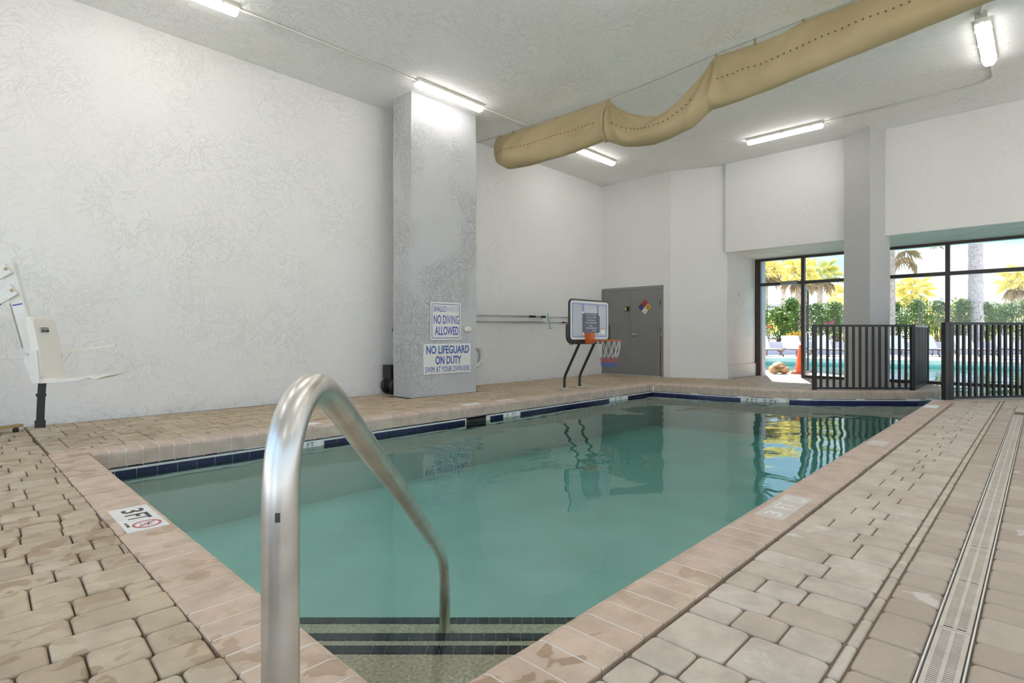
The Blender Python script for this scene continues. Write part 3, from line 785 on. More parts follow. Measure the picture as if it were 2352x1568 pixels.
# grey double door in the end wall
DX = 11.215
d1 = thing('door_1', 'grey steel double door with a hazard diamond, rust along its jamb', None, (DX, 6.95, 0), kind='structure')
for a, b in (((DX - .03, 7.735, 0), (DX + .01, 7.775, 2.06)), ((DX - .03, 6.105, 0), (DX + .01, 6.165, 2.06)), ((DX - .03, 6.165, 1.995), (DX + .01, 7.735, 2.06))):
    MB().box(a, b).build('door_frame', M['door_frame'], d1)
for nm, y0, y1 in (('door_leaf', 6.958, 7.73), ('door_leaf', 6.17, 6.948)):
    lf = MB().box((DX - .018, y0, 0.012), (DX + .01, y1, 1.99)).build(nm, M['door'], d1)
    hy = [y1 + 0.005] if y0 > 6.9 else [y0 - 0.005]
    for z in (0.25, 1.0, 1.62):
        MB().lathe((DX - .032, hy[0], z), [(0.011, 0), (0.011, 0.11)], 8).build('hinge', M['rust'] if y0 < 6.9 else M['door_frame'], lf)
    if y0 < 6.9:
        MB().lathe((DX - .018, 6.88, 0.95), [(0.032, 0), (0.032, 0.012), (0.014, 0.016), (0.014, 0.05)], 14, (-1, 0, 0)).tube([(DX - .065, 6.885, .95), (DX - .068, 6.83, .952), (DX - .062, 6.76, .948)], 0.010, 8).build('lever_handle', M['alu'], lf)
        MB().box((DX - .034, 6.152, 0.02), (DX - .028, 6.18, 0.92)).build('rust_streak', M['rust'], lf)
# door notices
sg = thing('hazard_sign', 'diamond hazard sign in red, blue, yellow and white on the grey door', 'sign', (DX - .02, 6.57, 1.41))
hx = DX - .0185; hr, hu = V(0, -1, 0), V(0, 0, 1)
c = V(hx, 6.57, 1.583); r = 0.172
def dia(cc, q, t): return [V(*(cc + V(0, 0, 1) * q)), V(*(cc + hr * q)), V(*(cc - V(0, 0, 1) * q)), V(*(cc - hr * q))]
def slab(pts, t, name, mat, par):
    n = len(pts); mb = MB(); mb.add(pts + [p + V(-t, 0, 0) for p in pts], [list(range(n)), list(range(n, 2 * n))] + [(i, (i + 1) % n, n + (i + 1) % n, n + i) for i in range(n)]); return mb.build(name, mat, par)
slab(dia(c, r, 0), 0.004, 'backing_plate', M['ink'], sg)
for off, mt, tx, hgt, wd, lab in ((hu * r / 2, 'red', '0', 0.085, 0.05, 'red quarter'), (-hr * r / 2, 'nfpa_blue', '1', 0.085, 0.03, 'dark blue quarter'), (hr * r / 2, 'yellow', '0', 0.085, 0.055, 'yellow quarter'), (-hu * r / 2, 'sign_white', None, 0, 0, 'white quarter')):
    cc = c + off + V(-0.004, 0, 0)
    q = slab(dia(cc, r / 2 - 0.004, 0), 0.002, 'quarter_panel', M[mt], sg); q['label'] = lab
    if tx: text(sg, 'lettering', tx, cc + V(-0.002, 0, 0) - hu * hgt / 2, hr, hu, hgt, wd, M['ink'], 0.001, 0.01)
    else:
        text(sg, 'lettering', 'ACID', cc + V(-0.002, 0, 0) + hu * 0.008, hr, hu, 0.03, 0.085, M['ink'], 0.001)
        text(sg, 'lettering', 'OXY', cc + V(-0.002, 0, 0) - hu * 0.04, hr, hu, 0.03, 0.075, M['ink'], 0.001)
bx = thing('lock_box', 'small black box with a yellow face on the left door leaf', 'box', (DX - .02, 7.03, 1.50))
MB().box((DX - .06, 6.985, 1.50), (DX - .018, 7.085, 1.605)).build('case', M['dark_plastic'], bx)
MB().box((DX - .062, 7.035, 1.515), (DX - .06, 7.08, 1.585)).build('face_plate', M['lime'], bx)
MB().box((DX - .063, 7.04, 1.585), (DX - .06, 7.078, 1.597)).build('red_strip', M['hoop_orange'], bx)
MB().box((13.26, 4.815, 0), (13.805, 4.845, HEAD + 0.3)).build('outer_reveal', M['outside_stucco'], wall_far, 'outer stucco face beside the doorway, its shade put into a lavender-grey colour')

# ================================================================== THINGS IN THE ROOM
# fluorescent fixtures and conduit
def fixture(cx, cy, along_x, label, box_end=False, gear=0.0):
    t = thing('ceiling_light', label, 'light', (cx, cy, CEIL - 0.12), 'fluorescent ceiling lights')
    L = 1.27; ax = V(1, 0, 0) if along_x else V(0, 1, 0); sd = V(-ax.y, ax.x, 0)
    def ext(prof, l, name, mat):
        mb = MB(); n = len(prof); rs = []
        for s, k in ((-l / 2, 0.86), (-l / 2 + 0.03, 1), (l / 2 - 0.03, 1), (l / 2, 0.86)):
            rs += [V(cx, cy, 0) + ax * s + sd * (a * k) + V(0, 0, CEIL + b) for a, b in prof]
        mb.add(rs, [(r * n + k, r * n + (k + 1) % n, (r + 1) * n + (k + 1) % n, (r + 1) * n + k) for r in range(3) for k in range(n)] + [list(range(n)), list(range(3 * n, 4 * n))])
        return mb.build(name, mat, t)
    ext([(-0.068, 0.002), (0.068, 0.002), (0.075, -0.02), (0.075, -0.042), (-0.075, -0.042), (-0.075, -0.02)], L, 'housing', M['fixture'])
    ext([(-0.066, -0.040), (0.066, -0.040), (0.062, -0.075), (0.042, -0.098), (-0.042, -0.098), (-0.062, -0.075)], L - 0.03, 'lens', M['lens'])
    for s in (-0.45, 0, 0.45):
        for q in (-1, 1):
            p = V(cx, cy, CEIL - 0.045) + ax * s + sd * (0.077 * q)
            MB().box((-0.012, -0.004, -0.018), (0.012, 0.004, 0.018), Matrix.Translation(p) @ (Matrix.Identity(4) if along_x else Matrix.Rotation(R(90), 4, 'Z'))).build('clip', M['fixture'], t)
    if box_end:
        MB().box((cx - L / 2 - 0.20, cy - 0.055, CEIL - 0.07), (cx - L / 2 - 0.09, cy + 0.055, CEIL)).build('junction_box', M['pipe'], t)
        MB().tube([(cx - L / 2 - 0.09, cy, CEIL - 0.03), (cx - L / 2, cy, CEIL - 0.03)], 0.012, 8).build('nipple', M['pipe'], t)
    return t
fixture(1.64, 6.42, True, 'lit fluorescent strip on the ceiling near the left wall, cut by the top edge')
fixture(5.30, 6.40, True, 'lit fluorescent strip right above the grey column with the signs')
fixture(9.09, 6.45, True, 'lit fluorescent strip half hidden under the tan duct')
fixture(10.40, 3.32, False, 'lit fluorescent strip on the ceiling before the far column')
fixture(8.93, 0.50, True, 'lit fluorescent fixture with a junction box at the top right corner', True)
for cx, cy, al in ((-1.5, 6.42, True), (10.40, -2.0, False), (5.3, -0.2, True), (1.64, -0.2, True), (-1.6, 2.6, False), (2.5, -4.2, True), (6.5, -4.2, True), (10.0, -4.6, True), (1.64, 2.6, True), (-1.6, -2.4, False), (3.0, 0.9, True), (0.0, 3.0, False), (4.0, -2.2, True), (7.5, -2.2, True), (4.3, 3.0, True), (2.4, 3.3, True)):  # unseen strips added overhead to brighten the room
    fixture(cx, cy, al, 'unseen fluorescent strip added on the ceiling to brighten the room')
def conduit(pts, label, r=0.011):
    o = MB().tube(pts, r, 8).build('conduit', M['pipe'], None); rehome(o, pts[0]); return tag(o, label, 'conduit', 'ceiling conduits')
cz = CEIL - 0.014
conduit([(2.275, 6.415, cz), (4.665, 6.40, cz)], 'white conduit from the top-edge light to the light above the column', 0.013)
conduit([(5.935, 6.40, cz), (8.455, 6.45, cz)], 'white conduit from the light above the column towards the duct')
conduit([(9.565, 0.50, cz), (10.15, 0.50, cz), (10.26, 0.53, cz), (10.36, 0.66, cz), (10.40, 1.0, cz), (10.40, 2.685, cz)], 'white conduit bending from the corner fixture to the strip before the far column')
conduit([(8.10, 0.50, cz - .006), (7.97, 0.49, cz - .006), (7.85, 0.46, cz - .006), (7.45, 0.37, cz - .006)], 'white conduit feeding the junction box of the corner fixture', 0.016)

# ---- sagging fabric air duct
XD = 6.85
TOP = [(-2.0, 4.50), (1.0, 4.53), (1.56, 4.535), (1.97, 4.53), (2.22, 4.474), (2.51, 4.465), (2.85, 4.485), (2.996, 4.50), (3.06, 4.44), (3.15, 4.34), (3.26, 4.245), (3.43, 4.129), (3.59, 4.028), (3.71, 3.985), (3.84, 3.97), (4.01, 4.01), (4.28, 4.124), (4.45, 4.244), (4.56, 4.35), (4.62, 4.409), (5.07, 4.422), (5.62, 4.418), (6.12, 4.426), (6.58, 4.437), (6.97, 4.452), (7.2, 4.452)]
BOT = [(-2.0, 4.20), (0.35, 4.092), (0.57, 4.068), (1.13, 4.008), (1.91, 3.919), (2.41, 3.86), (2.70, 3.84), (2.90, 3.828), (3.06, 3.84), (3.35, 3.673), (3.67, 3.613), (3.92, 3.591), (4.13, 3.615), (4.37, 3.672), (4.60, 3.79), (4.72, 3.835), (5.0, 3.81), (5.26, 3.791), (5.62, 3.785), (6.22, 3.789), (6.62, 3.825), (6.72, 3.834), (7.2, 3.85)]
HANG = [(2.996, 4.50), (4.62, 4.41)]
def duct_pt(y, t):
    zt, zb = interp(TOP, y), interp(BOT, y); s = (1 - math.cos(t)) / 2
    W = 0.165 * (0.85 + 0.15 * math.sin(y * 2.1)) * (1.0 if y < 6.7 else max(0.10, 1 - (y - 6.7) / 0.42))
    hw = W * min(1.0, math.sqrt(s / 0.24)) * max(0.0, 1 - s) ** 0.75 * 1.25
    x = math.copysign(hw, math.sin(t)); z = zb + (zt - zb) * s
    for hy, hz in HANG:
        d = math.hypot(y - hy, z - hz); a = math.atan2(z - hz, y - hy)
        side = 1.0 if (3.0 < y < 4.62) else 0.35
        if d > 1e-4: x += math.copysign(1, math.sin(t)) * abs(math.sin(t)) ** 0.5 * 0.058 * side * math.sin(a * 15) * math.exp(-d / 0.8) * min(1, d / 0.1)
    x += 0.014 * math.sin(t) * math.sin(6 * y + 2.5 * t) + 0.008 * math.sin(t) * math.sin(15 * y - 4 * t)
    return V(XD + x, y, z)
duct = thing('air_duct', 'sagging tan fabric air duct hung from a ceiling cable', 'duct', (XD, 4.0, 4.3))
def sleeve(ya, yb, step):
    mb = MB(); n = 28; ys = [ya + (yb - ya) * k / round((yb - ya) / step) for k in range(round((yb - ya) / step) + 1)]
    END = [(0.0, 6.70), (0.25, 6.95), (0.55, 7.07), (0.8, 7.02), (1.0, 6.97)]
    def yy(y, k): return y if yb < 7 else ya + (y - ya) / (yb - ya) * (interp(END, (1 - math.cos(2 * math.pi * k / n)) / 2) - ya)
    vs = [duct_pt(yy(y, k), 2 * math.pi * k / n) for y in ys for k in range(n)]; m_ = len(ys)
    mb.add(vs, [(i * n + k, i * n + (k + 1) % n, (i + 1) * n + (k + 1) % n, (i + 1) * n + k) for i in range(m_ - 1) for k in range(n)], True)
    if yb > 7: mb.f.append([(m_ - 1) * n + k for k in range(n)])
    return mb.build('fabric_sleeve', M['fabric'], duct)
sleeve(4.62, 7.06, 0.04); sleeve(2.12, 4.62, 0.025); sleeve(-1.8, 2.12, 0.08)
mb = MB(); n = 20
ringp = [duct_pt(4.635, math.pi * (1 + k / n)) + V(-0.012, 0.03 * (1 - k / n) + 0.01, 0) for k in range(n + 1)]
for k in range(n): mb.bar(ringp[k], ringp[k + 1], 0.05, 0.008, (-1, 0, 0))
mb.build('seam_band', M['fabric'], duct)
mb = MB(); y = 0.5
while y < 6.95:
    t0 = math.pi * 1.5; p = duct_pt(y, t0); q = duct_pt(y + 0.01, t0); nn = V(-1, 0, 0)
    if not (2.95 < y < 3.25 or 4.55 < y < 4.8):
        k = [p + V(-0.010, 0.011 * math.cos(a * math.pi / 3), 0.011 * math.sin(a * math.pi / 3)) for a in range(6)]; mb.add(k, [list(range(6))])
    y += 0.066
mb.build('perforations', M['grate_dark'], duct, 'row of dark vent holes', 'stuff')
MB().tube([(XD, 7.66, 4.50), (XD, 6.97, 4.468), (XD, 5.6, 4.437), (XD, 4.62, 4.432), (XD, 3.8, 4.465), (XD, 2.996, 4.518), (XD, 1.97, 4.552), (XD, -2.0, 4.56)], 0.0045, 6).build('cable', M['wire'], duct)
for y in (6.9, 6.58, 6.12, 5.6, 5.07, 4.62, 2.996, 2.51, 1.97, 1.2):
    MB().box((XD - 0.006, y - 0.012, interp(TOP, y) - 0.01), (XD + 0.006, y + 0.012, interp([(1.97, 4.556), (2.996, 4.522), (3.8, 4.469), (4.62, 4.436), (5.6, 4.441), (6.97, 4.472)], y))).build('hanger_clip', M['brass'], duct)

# ---- stainless handrail into the pool
def smooth(pts, k=6):
    out = []; P = [V(p) for p in pts]
    for i in range(len(P) - 1):
        p0, p1, p2, p3 = P[max(0, i - 1)], P[i], P[i + 1], P[min(len(P) - 1, i + 2)]
        m1, m2 = (p2 - p0) / 2, (p3 - p1) / 2; L = (p2 - p1).length
        if m1.length > L: m1 = m1.normalized() * L
        if m2.length > L: m2 = m2.normalized() * L
        for j in range(k):
            t = j / k; out.append(p1 * (2 * t**3 - 3 * t * t + 1) + m1 * (t**3 - 2 * t * t + t) + p2 * (3 * t * t - 2 * t**3) + m2 * (t**3 - t * t))
    return out + [P[-1]]
def DL(d, z, lat=-0.310): return cF * d + cR * lat + V(0, 0, z)
rail = thing('handrail', 'bent stainless steel handrail stepping down into the pool', 'handrail', DL(0.736, 0))
path = smooth([DL(*q) for q in ((.736, -.06), (.736, .30), (.736, .66), (.738, .74), (.754, .80), (.798, .843), (.86, .857), (.93, .838), (1.043, .777), (1.282, .642), (1.558, .487), (2.28, .060), (2.40, -.022), (2.475, -.085), (2.515, -.165), (2.53, -.26), (2.53, -.46))])
MB().tube(path, 0.0242, 24).build('rail_tube', M['steel'], rail)
MB().lathe(DL(.736, 0), [(0.075, 0.002), (0.075, 0.012), (0.055, 0.028), (0.03, 0.034)], 24).build('escutcheon', M['steel'], rail)
MB().lathe(DL(2.53, -.45), [(0.05, 0.0), (0.05, 0.008), (0.03, 0.02)], 20).build('step_anchor', M['steel'], rail)
pt = DL(.736, .703) - cF * 0.0236 + cR * 0.006
MB().box((-0.003, -0.001, -0.006), (0.003, 0.001, 0.006), Matrix.Translation(pt) @ Matrix.Rotation(YAW - R(90), 4, 'Z')).build('scuff_mark', M['ink'], rail, 'small dark scuff on the post')

# ---- signs on the column
XR, ZU = V(1, 0, 0), V(0, 0, 1); SY = 6.728
sg = thing('warning_sign', 'white no-diving sign with blue border and fading letters on the column', 'sign', (5.48, SY, 0.86))
fm = frame_mat((5.48, SY, 1.156), XR, ZU)
MB().prism(rounded(0.615, 0.592, 0.015, 2), -0.004, 0.0, fm).build('sign_panel', M['sign_white'], sg)
def outline(w, h, r, t, z, parent, mat, fm, name='border_line'):
    o, i_ = rounded(w, h, r), rounded(w - 2 * t, h - 2 * t, max(0.002, r - t)); n = len(o)
    vs = [fm @ V(x, y, zz) for zz in (0.0, z) for x, y in o] + [fm @ V(x, y, zz) for zz in (0.0, z) for x, y in i_]
    mb = MB().add(vs, [f for k in range(n) for j in [(k + 1) % n] for f in ((n + k, n + j, 3 * n + j, 3 * n + k), (k, j, n + j, n + k), (2 * n + k, 2 * n + j, 3 * n + j, 3 * n + k))])
    return mb.build(name, mat, parent)
outline(0.565, 0.535, 0.04, 0.009, 0.0012, sg, M['sign_blue'], fm)
SN = SY - 0.0006
text(sg, 'lettering', 'SHALLO', (5.232, SN, 1.300), XR, ZU, 0.088, 0.245, M['sign_blue'], 0.0012, 0.006, 'LEFT')
text(sg, 'lettering', 'W WATER', (5.485, SN, 1.300), XR, ZU, 0.086, 0.255, M['sign_faded'], 0.0012, 0.0, 'LEFT', 'faded end of the first line')
text(sg, 'lettering', 'NO D', (5.235, SN, 1.112), XR, ZU, 0.136, 0.245, M['sign_blue'], 0.0012, 0.012, 'LEFT')
text(sg, 'lettering', 'IVING', (5.495, SN, 1.112), XR, ZU, 0.136, 0.245, M['sign_blue'], 0.0012, 0.0, 'LEFT')
text(sg, 'lettering', 'ALLOWED', (5.495, SN, 0.938), XR, ZU, 0.136, 0.475, M['sign_blue'], 0.0012, 0.012)
for x, z in ((5.20, 1.435), (5.765, 1.43), (5.765, 0.875), (5.20, 0.875)):
    MB().lathe((x, SY, z), [(0.006, 0), (0.006, 0.003), (0.003, 0.004)], 8, (0, -1, 0)).build('screw', M['brass'], sg)
sg = thing('lifeguard_sign', 'white wooden sign in bold blue capitals about having no lifeguard', 'sign', (5.52, SY, 0.335))
MB().box((5.046, SY, 0.338), (5.995, SY + 0.014, 0.805)).build('sign_board', M['sign_white'], sg)
text(sg, 'lettering', 'NO LIFEGUARD', (5.525, SN, 0.647), XR, ZU, 0.128, 0.86, M['sign_blue_b'], 0.0015, 0.022)
text(sg, 'lettering', 'ON DUTY', (5.53, SN, 0.484), XR, ZU, 0.128, 0.52, M['sign_blue_b'], 0.0015, 0.022)
text(sg, 'lettering', 'SWIM AT YOUR OWN RISK', (5.525, SN, 0.362), XR, ZU, 0.09, 0.90, M['sign_blue_b'], 0.0015, 0.0)
for x, z in ((5.52, 0.793), (5.53, 0.40)):
    MB().lathe((x, SY - 0.001, z), [(0.007, 0), (0.006, 0.004)], 8, (0, -1, 0)).build('rusty_nail', M['rust'], sg)
ov = thing('cover_plate', 'small cream oval cover plate beside the no-diving sign', 'cover', (5.935, SY, 1.0))
mb = MB(); n = 20
fm = frame_mat((5.935, SY + 0.008, 1.032), XR, ZU)
rs = []
for k_, z in ((1.0, 0.0), (1.0, 0.018), (0.9, 0.030), (0.6, 0.035)): rs += [fm @ V(x * k_, y * k_, z) for x, y in rounded(0.142, 0.086, 0.038, 4)]
mb.add(rs, [(r_ * n + k, r_ * n + (k + 1) % n, (r_ + 1) * n + (k + 1) % n, (r_ + 1) * n + k) for r_ in range(3) for k in range(n)] + [list(range(3 * n, 4 * n))], True)
mb.build('cover', M['white_plastic'], ov)
for x in (5.92, 5.95): MB().lathe((x, SY - 0.026, 1.034), [(0.004, 0), (0.004, 0.003)], 8, (0, -1, 0)).build('hole_plug', M['ink'], ov)

# ---- things behind the column and on the left wall
def wallY(x): return 7.50 + 0.01779 * (x + 3)
pm = thing('pool_vacuum', 'black wheeled pool vacuum unit tucked behind the grey column', 'vacuum', (5.05, 7.42, 0))
MB().box((4.86, 7.33, 0.255), (5.28, 7.55, 0.465)).build('case', M['dark_plastic'], pm)
MB().box((4.90, 7.34, 0.10), (5.24, 7.54, 0.255)).build('chassis', M['dark_plastic'], pm)
for y in (7.29, 7.53): MB().lathe((4.96, y, 0.13), [(0.06, 0), (0.125, 0.005), (0.13, 0.015), (0.13, 0.035), (0.125, 0.045), (0.06, 0.05)], 24, (0, 1, 0)).build('wheel', M['black'], pm)
MB().box((4.95, 7.36, 0.0), (5.20, 7.52, 0.10)).build('foot', M['dark_plastic'], pm)
MB().lathe((5.05, 7.42, 0.465), [(0.08, 0), (0.08, 0.015), (0.065, 0.03), (0.06, 0.055), (0.04, 0.065)], 16).build('cap', M['light_blue'], pm, 'bright blue cap')
hk = thing('wall_hook', 'black wall hook with a thin yellow cord beside the column', 'hook', (5.12, wallY(5.12), 0.99))
MB().box((5.105, wallY(5.1) - 0.015, 0.985), (5.15, wallY(5.1) + 0.003, 1.065)).build('back_plate', M['black'], hk)
MB().tube([(5.12, wallY(5.1) - 0.01, 1.0), (5.10, wallY(5.1) - 0.05, 1.0), (5.06, wallY(5.1) - 0.075, 1.01), (5.055, wallY(5.1) - 0.08, 1.035)], 0.012, 8).build('hook_arm', M['black'], hk)
MB().tube([(5.14, wallY(5.1) - 0.03, 1.0), (5.155, wallY(5.1) - 0.03, 0.75), (5.16, wallY(5.1) - 0.03, 0.5)], 0.006, 6).build('cord', M['lime'], hk, 'thin yellow cord')
lr = thing('life_ring', 'white life ring hung on the wall just right of the column', 'life ring', (6.88, wallY(6.88) - 0.05, 0.33))
c0 = V(6.895, wallY(6.89) - 0.056, 0.545)
MB().tube([c0 + V(math.cos(a * math.pi / 18) * 0.183, 0.003 * math.cos(a * math.pi / 18), math.sin(a * math.pi / 18) * 0.183) for a in range(36)], 0.043, 10, closed=True).build('ring', M['sign_white'], lr)
for a in range(4):
    p = c0 + V(math.cos(R(45 + 90 * a)) * 0.183, 0, math.sin(R(45 + 90 * a)) * 0.183)
    MB().tube([p + V(math.cos(b * math.pi / 6) * 0.046 * math.cos(R(45 + 90 * a)), math.sin(b * math.pi / 6) * 0.046, math.cos(b * math.pi / 6) * 0.046 * math.sin(R(45 + 90 * a))) for b in range(12)], 0.005, 6, closed=True).build('band', M['white_metal'], lr)
def pole(name, label, z, x0, x1, thin_from, extra):
    t = thing(name, label, 'pole', (x0, wallY(x0) - 0.045, z)); Y_ = lambda x: wallY(x) - 0.045; zz = lambda x: z + 0.005 * (x - 7)
    MB().tube([(x0, Y_(x0), zz(x0)), (thin_from, Y_(thin_from), zz(thin_from))], 0.0155, 10).build('outer_tube', M['alu'], t)
    MB().tube([(thin_from, Y_(thin_from), zz(thin_from)), (x1, Y_(x1), zz(x1))], 0.0115, 10).build('inner_tube', M['alu'], t)
    for nm, a, b, r, mt in extra:
        MB().lathe((a, Y_(a), zz(a)), [(r * 0.9, 0), (r, 0.006), (r, b - a - 0.006), (r * 0.9, b - a)], 12, (1, 0.0178, 0.005)).build(nm, M[mt], t)
    return t
pole('skimmer_pole', 'upper silver telescopic pole on the wall, with black grip', 1.318, 6.0, 9.92, 8.96, [('grip', 8.44, 8.65, 0.021, 'dark_plastic'), ('lock_collar', 8.83, 8.965, 0.024, 'dark_plastic'), ('end_cap', 9.72, 9.80, 0.02, 'lime')])
pl = pole('rescue_pole', 'lower silver telescopic pole on the wall, ending in a hook', 1.203, 6.0, 9.62, 8.9, [('hook_socket', 9.55, 9.66, 0.017, 'dark_plastic')])
MB().tube(smooth([(9.64, wallY(9.6) - .045, 1.218), (9.75, wallY(9.7) - .045, 1.217), (9.85, wallY(9.8) - .045, 1.19), (9.95, wallY(9.9) - .045, 1.12)]), 0.009, 8).build('hook', M['dark_plastic'], pl)
for k, (x, z) in enumerate(((9.10, 1.395), (9.165, 1.22))):
    y = wallY(x)
    b = thing('pole_hanger', ['upper blue plastic hanger holding the two poles on the wall', 'lower blue plastic hanger under the rescue pole'][k], 'hanger', (x, y, z - 0.06))
    MB().box((x - 0.009, y - 0.012, z - 0.15), (x + 0.009, y + 0.004, z + 0.02)).build('back_plate', M['cyan'], b)
    MB().tube([(x, y - 0.01, z - 0.13), (x, y - 0.045, z - 0.14), (x, y - 0.075, z - 0.125), (x, y - 0.08, z - 0.10)], 0.007, 8).build('cradle', M['cyan'], b)

# ---- poolside basketball hoop
hp = thing('basketball_hoop', 'poolside basketball hoop with clear backboard and red, white and blue net', 'hoop', (7.74, 5.99, 0))
for x in (7.52, 7.955):
    MB().tube(smooth([(x, 5.99, -0.02), (x, 5.99, 0.10), (x, 5.985, 0.20), (x, 5.94, 0.30), (x, 5.72, 0.70), (x, 5.675, 0.79), (x, 5.655, 0.90), (x, 5.655, 1.05)], 4), 0.024, 12).build('post', M['hoop_black'], hp)
    MB().lathe((x, 5.99, 0.0), [(0.085, 0), (0.085, 0.008), (0.06, 0.022), (0.03, 0.03)], 20).build('flange', M['steel'], hp)
bm_ = frame_mat((7.725, 5.60, 1.19), (1, 0, 0), (0, 0, 1))
bw, bh = 1.10, 0.66
board = MB().prism(rounded(bw, bh, 0.06), -0.006, 0.006, bm_).build('backboard', M['acrylic'], hp)
pr = rounded(bw + 0.01, bh + 0.01, 0.065); MB().tube([bm_ @ V(x, y, -0.012) for x, y in pr], 0.020, 8, closed=True).build('board_frame', M['hoop_black'], hp)
outline(bw - 0.02, bh - 0.02, 0.055, 0.028, 0.009, hp, M['sign_white'], bm_, 'white_edge')
outline(bw - 0.11, bh - 0.10, 0.012, 0.014, 0.0085, hp, M['clear_blue'], bm_, 'print_line')
for x, w in ((-0.20, 0.042), (0.225, 0.042)):
    MB().box((x - w / 2, 0.02, 0.006), (x + w / 2, 0.265, 0.0085), bm_).build('print_line', M['clear_blue'], hp)
MB().box((0.31, -0.145, 0.006), (0.45, -0.125, 0.0085), bm_).build('print_bar', M['pale_orange'], hp)
MB().box((0.31, -0.235, 0.006), (0.45, -0.16, 0.0085), bm_).build('print_label', M['sign_white'], hp)
u = [(-bw / 2 - 0.05, -0.07), (-bw / 2 - 0.055, -0.25), (-bw / 2 - 0.03, -0.335), (-bw / 2 + 0.06, -0.375), (bw / 2 - 0.06, -0.375), (bw / 2 + 0.03, -0.335), (bw / 2 + 0.055, -0.25), (bw / 2 + 0.05, -0.07)]
MB().tube(smooth([bm_ @ V(x, y, -0.015) for x, y in u], 4), 0.028, 8).build('lower_bumper', M['hoop_black'], hp)
ns = MB().prism(rounded(0.50, 0.335, 0.004, 1), 0.006, 0.010, bm_ @ Matrix.Translation((0.03, -0.045, 0))).build('notice', M['sign_slate'], hp, 'slate notice with white lettering')
for s, zc, w in (('Hey, Michael Jordan,', 0.082, 0.31), ("this isn't the NBA.", 0.042, 0.28), ("DON'T DUNK AND", -0.010, 0.25), ("DON'T HANG FROM IT.", -0.055, 0.33), ('WELL...', -0.105, 0.11), ("YOU'RE IN DANGER", -0.145, 0.31), ('TO FALL', -0.188, 0.12)):
    text(hp, 'lettering', s, bm_ @ V(0.03 + (0.08 if s == 'TO FALL' else 0), zc, 0.0102), XR, ZU, 0.026, w, M['sign_white'], 0.0008, 0.012)
for x, z in ((-0.205, 0.13), (0.265, 0.105), (-0.205, -0.225), (0.265, -0.225)):
    MB().box((x - 0.018, z - 0.018, 0.006), (x + 0.018, z + 0.018, 0.013), bm_).build('mount_clip', M['sign_white'], hp)
MB().box((7.575, 5.47, 0.795), (7.69, 5.60, 0.975)).build('rim_bracket', M['hoop_orange'], hp)
MB().box((7.60, 5.38, 0.825), (7.69, 5.47, 0.86)).build('rim_arm', M['hoop_orange'], hp)
rc = V(7.72, 5.215, 0.848); RR = 0.200
MB().tube([rc + V(math.cos(a * math.pi / 20) * RR, math.sin(a * math.pi / 20) * RR, 0) for a in range(40)], 0.010, 8, closed=True).build('rim', M['hoop_orange'], hp)
def net(name, rows, mat):
    mb = MB(); n = 12
    for (ra, za, pa), (rb, zb, pb) in zip(rows, rows[1:]):
        for k in range(n):
            for sgn in (-1, 1):
                a0 = 2 * math.pi * (k + pa) / n; a1 = 2 * math.pi * (k + pa + 0.5 * sgn) / n
                w0, w1 = 0.006 * math.sin(5 * a0 + za * 40), 0.006 * math.sin(5 * a1 + zb * 40)
                p, q = rc + V(math.cos(a0) * (ra + w0), math.sin(a0) * (ra + w0), za), rc + V(math.cos(a1) * (rb + w1), math.sin(a1) * (rb + w1), zb)
                mb.tube([p, (p + q) / 2 + V(0, 0, -0.012), q], 0.0035, 5, False)
    return mb.build(name, mat, hp)
net('net_top', [(0.197, -0.005, 0.0), (0.178, -0.17, 0.5), (0.140, -0.285, 0.0)], M['net_white'])
net('net_middle', [(0.140, -0.285, 0.0), (0.128, -0.335, 0.5), (0.124, -0.365, 0.0)], M['net_red'])
net('net_bottom', [(0.124, -0.365, 0.0), (0.118, -0.40, 0.5), (0.114, -0.435, 0.0)], M['net_blue'])
MB().tube(smooth([(7.24, 5.615, 0.83), (7.16, 5.61, 0.79), (7.18, 5.60, 0.775), (7.28, 5.60, 0.79), (7.34, 5.61, 0.825)]), 0.004, 6).build('adjust_wire', M['hoop_black'], hp)

# ---- pool lift at the left edge
lf_ = thing('pool_lift', 'white pool access lift with moulded seat and black strap at the left wall', 'lift', (-0.20, 6.70, 0))
f_, w_ = V(0.886, -0.461, 0).normalized(), V(0.461, 0.886, 0).normalized(); B = V(0.586, 6.23, 0.567)
def LP(f, w, z): return B + f_ * f + w_ * w + V(0, 0, z)
lm = Matrix((f_, w_, V(0, 0, 1))).transposed().to_4x4(); lm.translation = B
def shell(prof, w0, w1, name, mat, dip=0.0):
    """moulded panel: side profile (f,z) pairs swept across the width with rounded ends"""
    mb = MB(); n = len(prof); rs = []
    cf = sum(p[0] for p in prof) / n; cz_ = sum(p[1] for p in prof) / n
    for w, k in ((w0, 0.90), (w0 + 0.02, 0.98), (w0 + 0.05, 1), (w1 - 0.05, 1), (w1 - 0.02, 0.98), (w1, 0.90)):
        rs += [LP(cf + (a - cf) * k, w, cz_ + (b - cz_) * k) for a, b in prof]
    m_ = 6
    mb.add(rs, [(r_ * n + k, r_ * n + (k + 1) % n, (r_ + 1) * n + (k + 1) % n, (r_ + 1) * n + k) for r_ in range(m_ - 1) for k in range(n)] + [list(range(n)), list(range((m_ - 1) * n, m_ * n))])
    return mb.build(name, mat, lf_)
bk = shell([(0.02, -0.01), (0.005, 0.15), (-0.025, 0.35), (-0.055, 0.515), (-0.075, 0.535), (-0.105, 0.53), (-0.112, 0.50), (-0.085, 0.33), (-0.06, 0.14), (-0.05, -0.02)], 0.0, 0.42, 'backrest', M['white_plastic'])
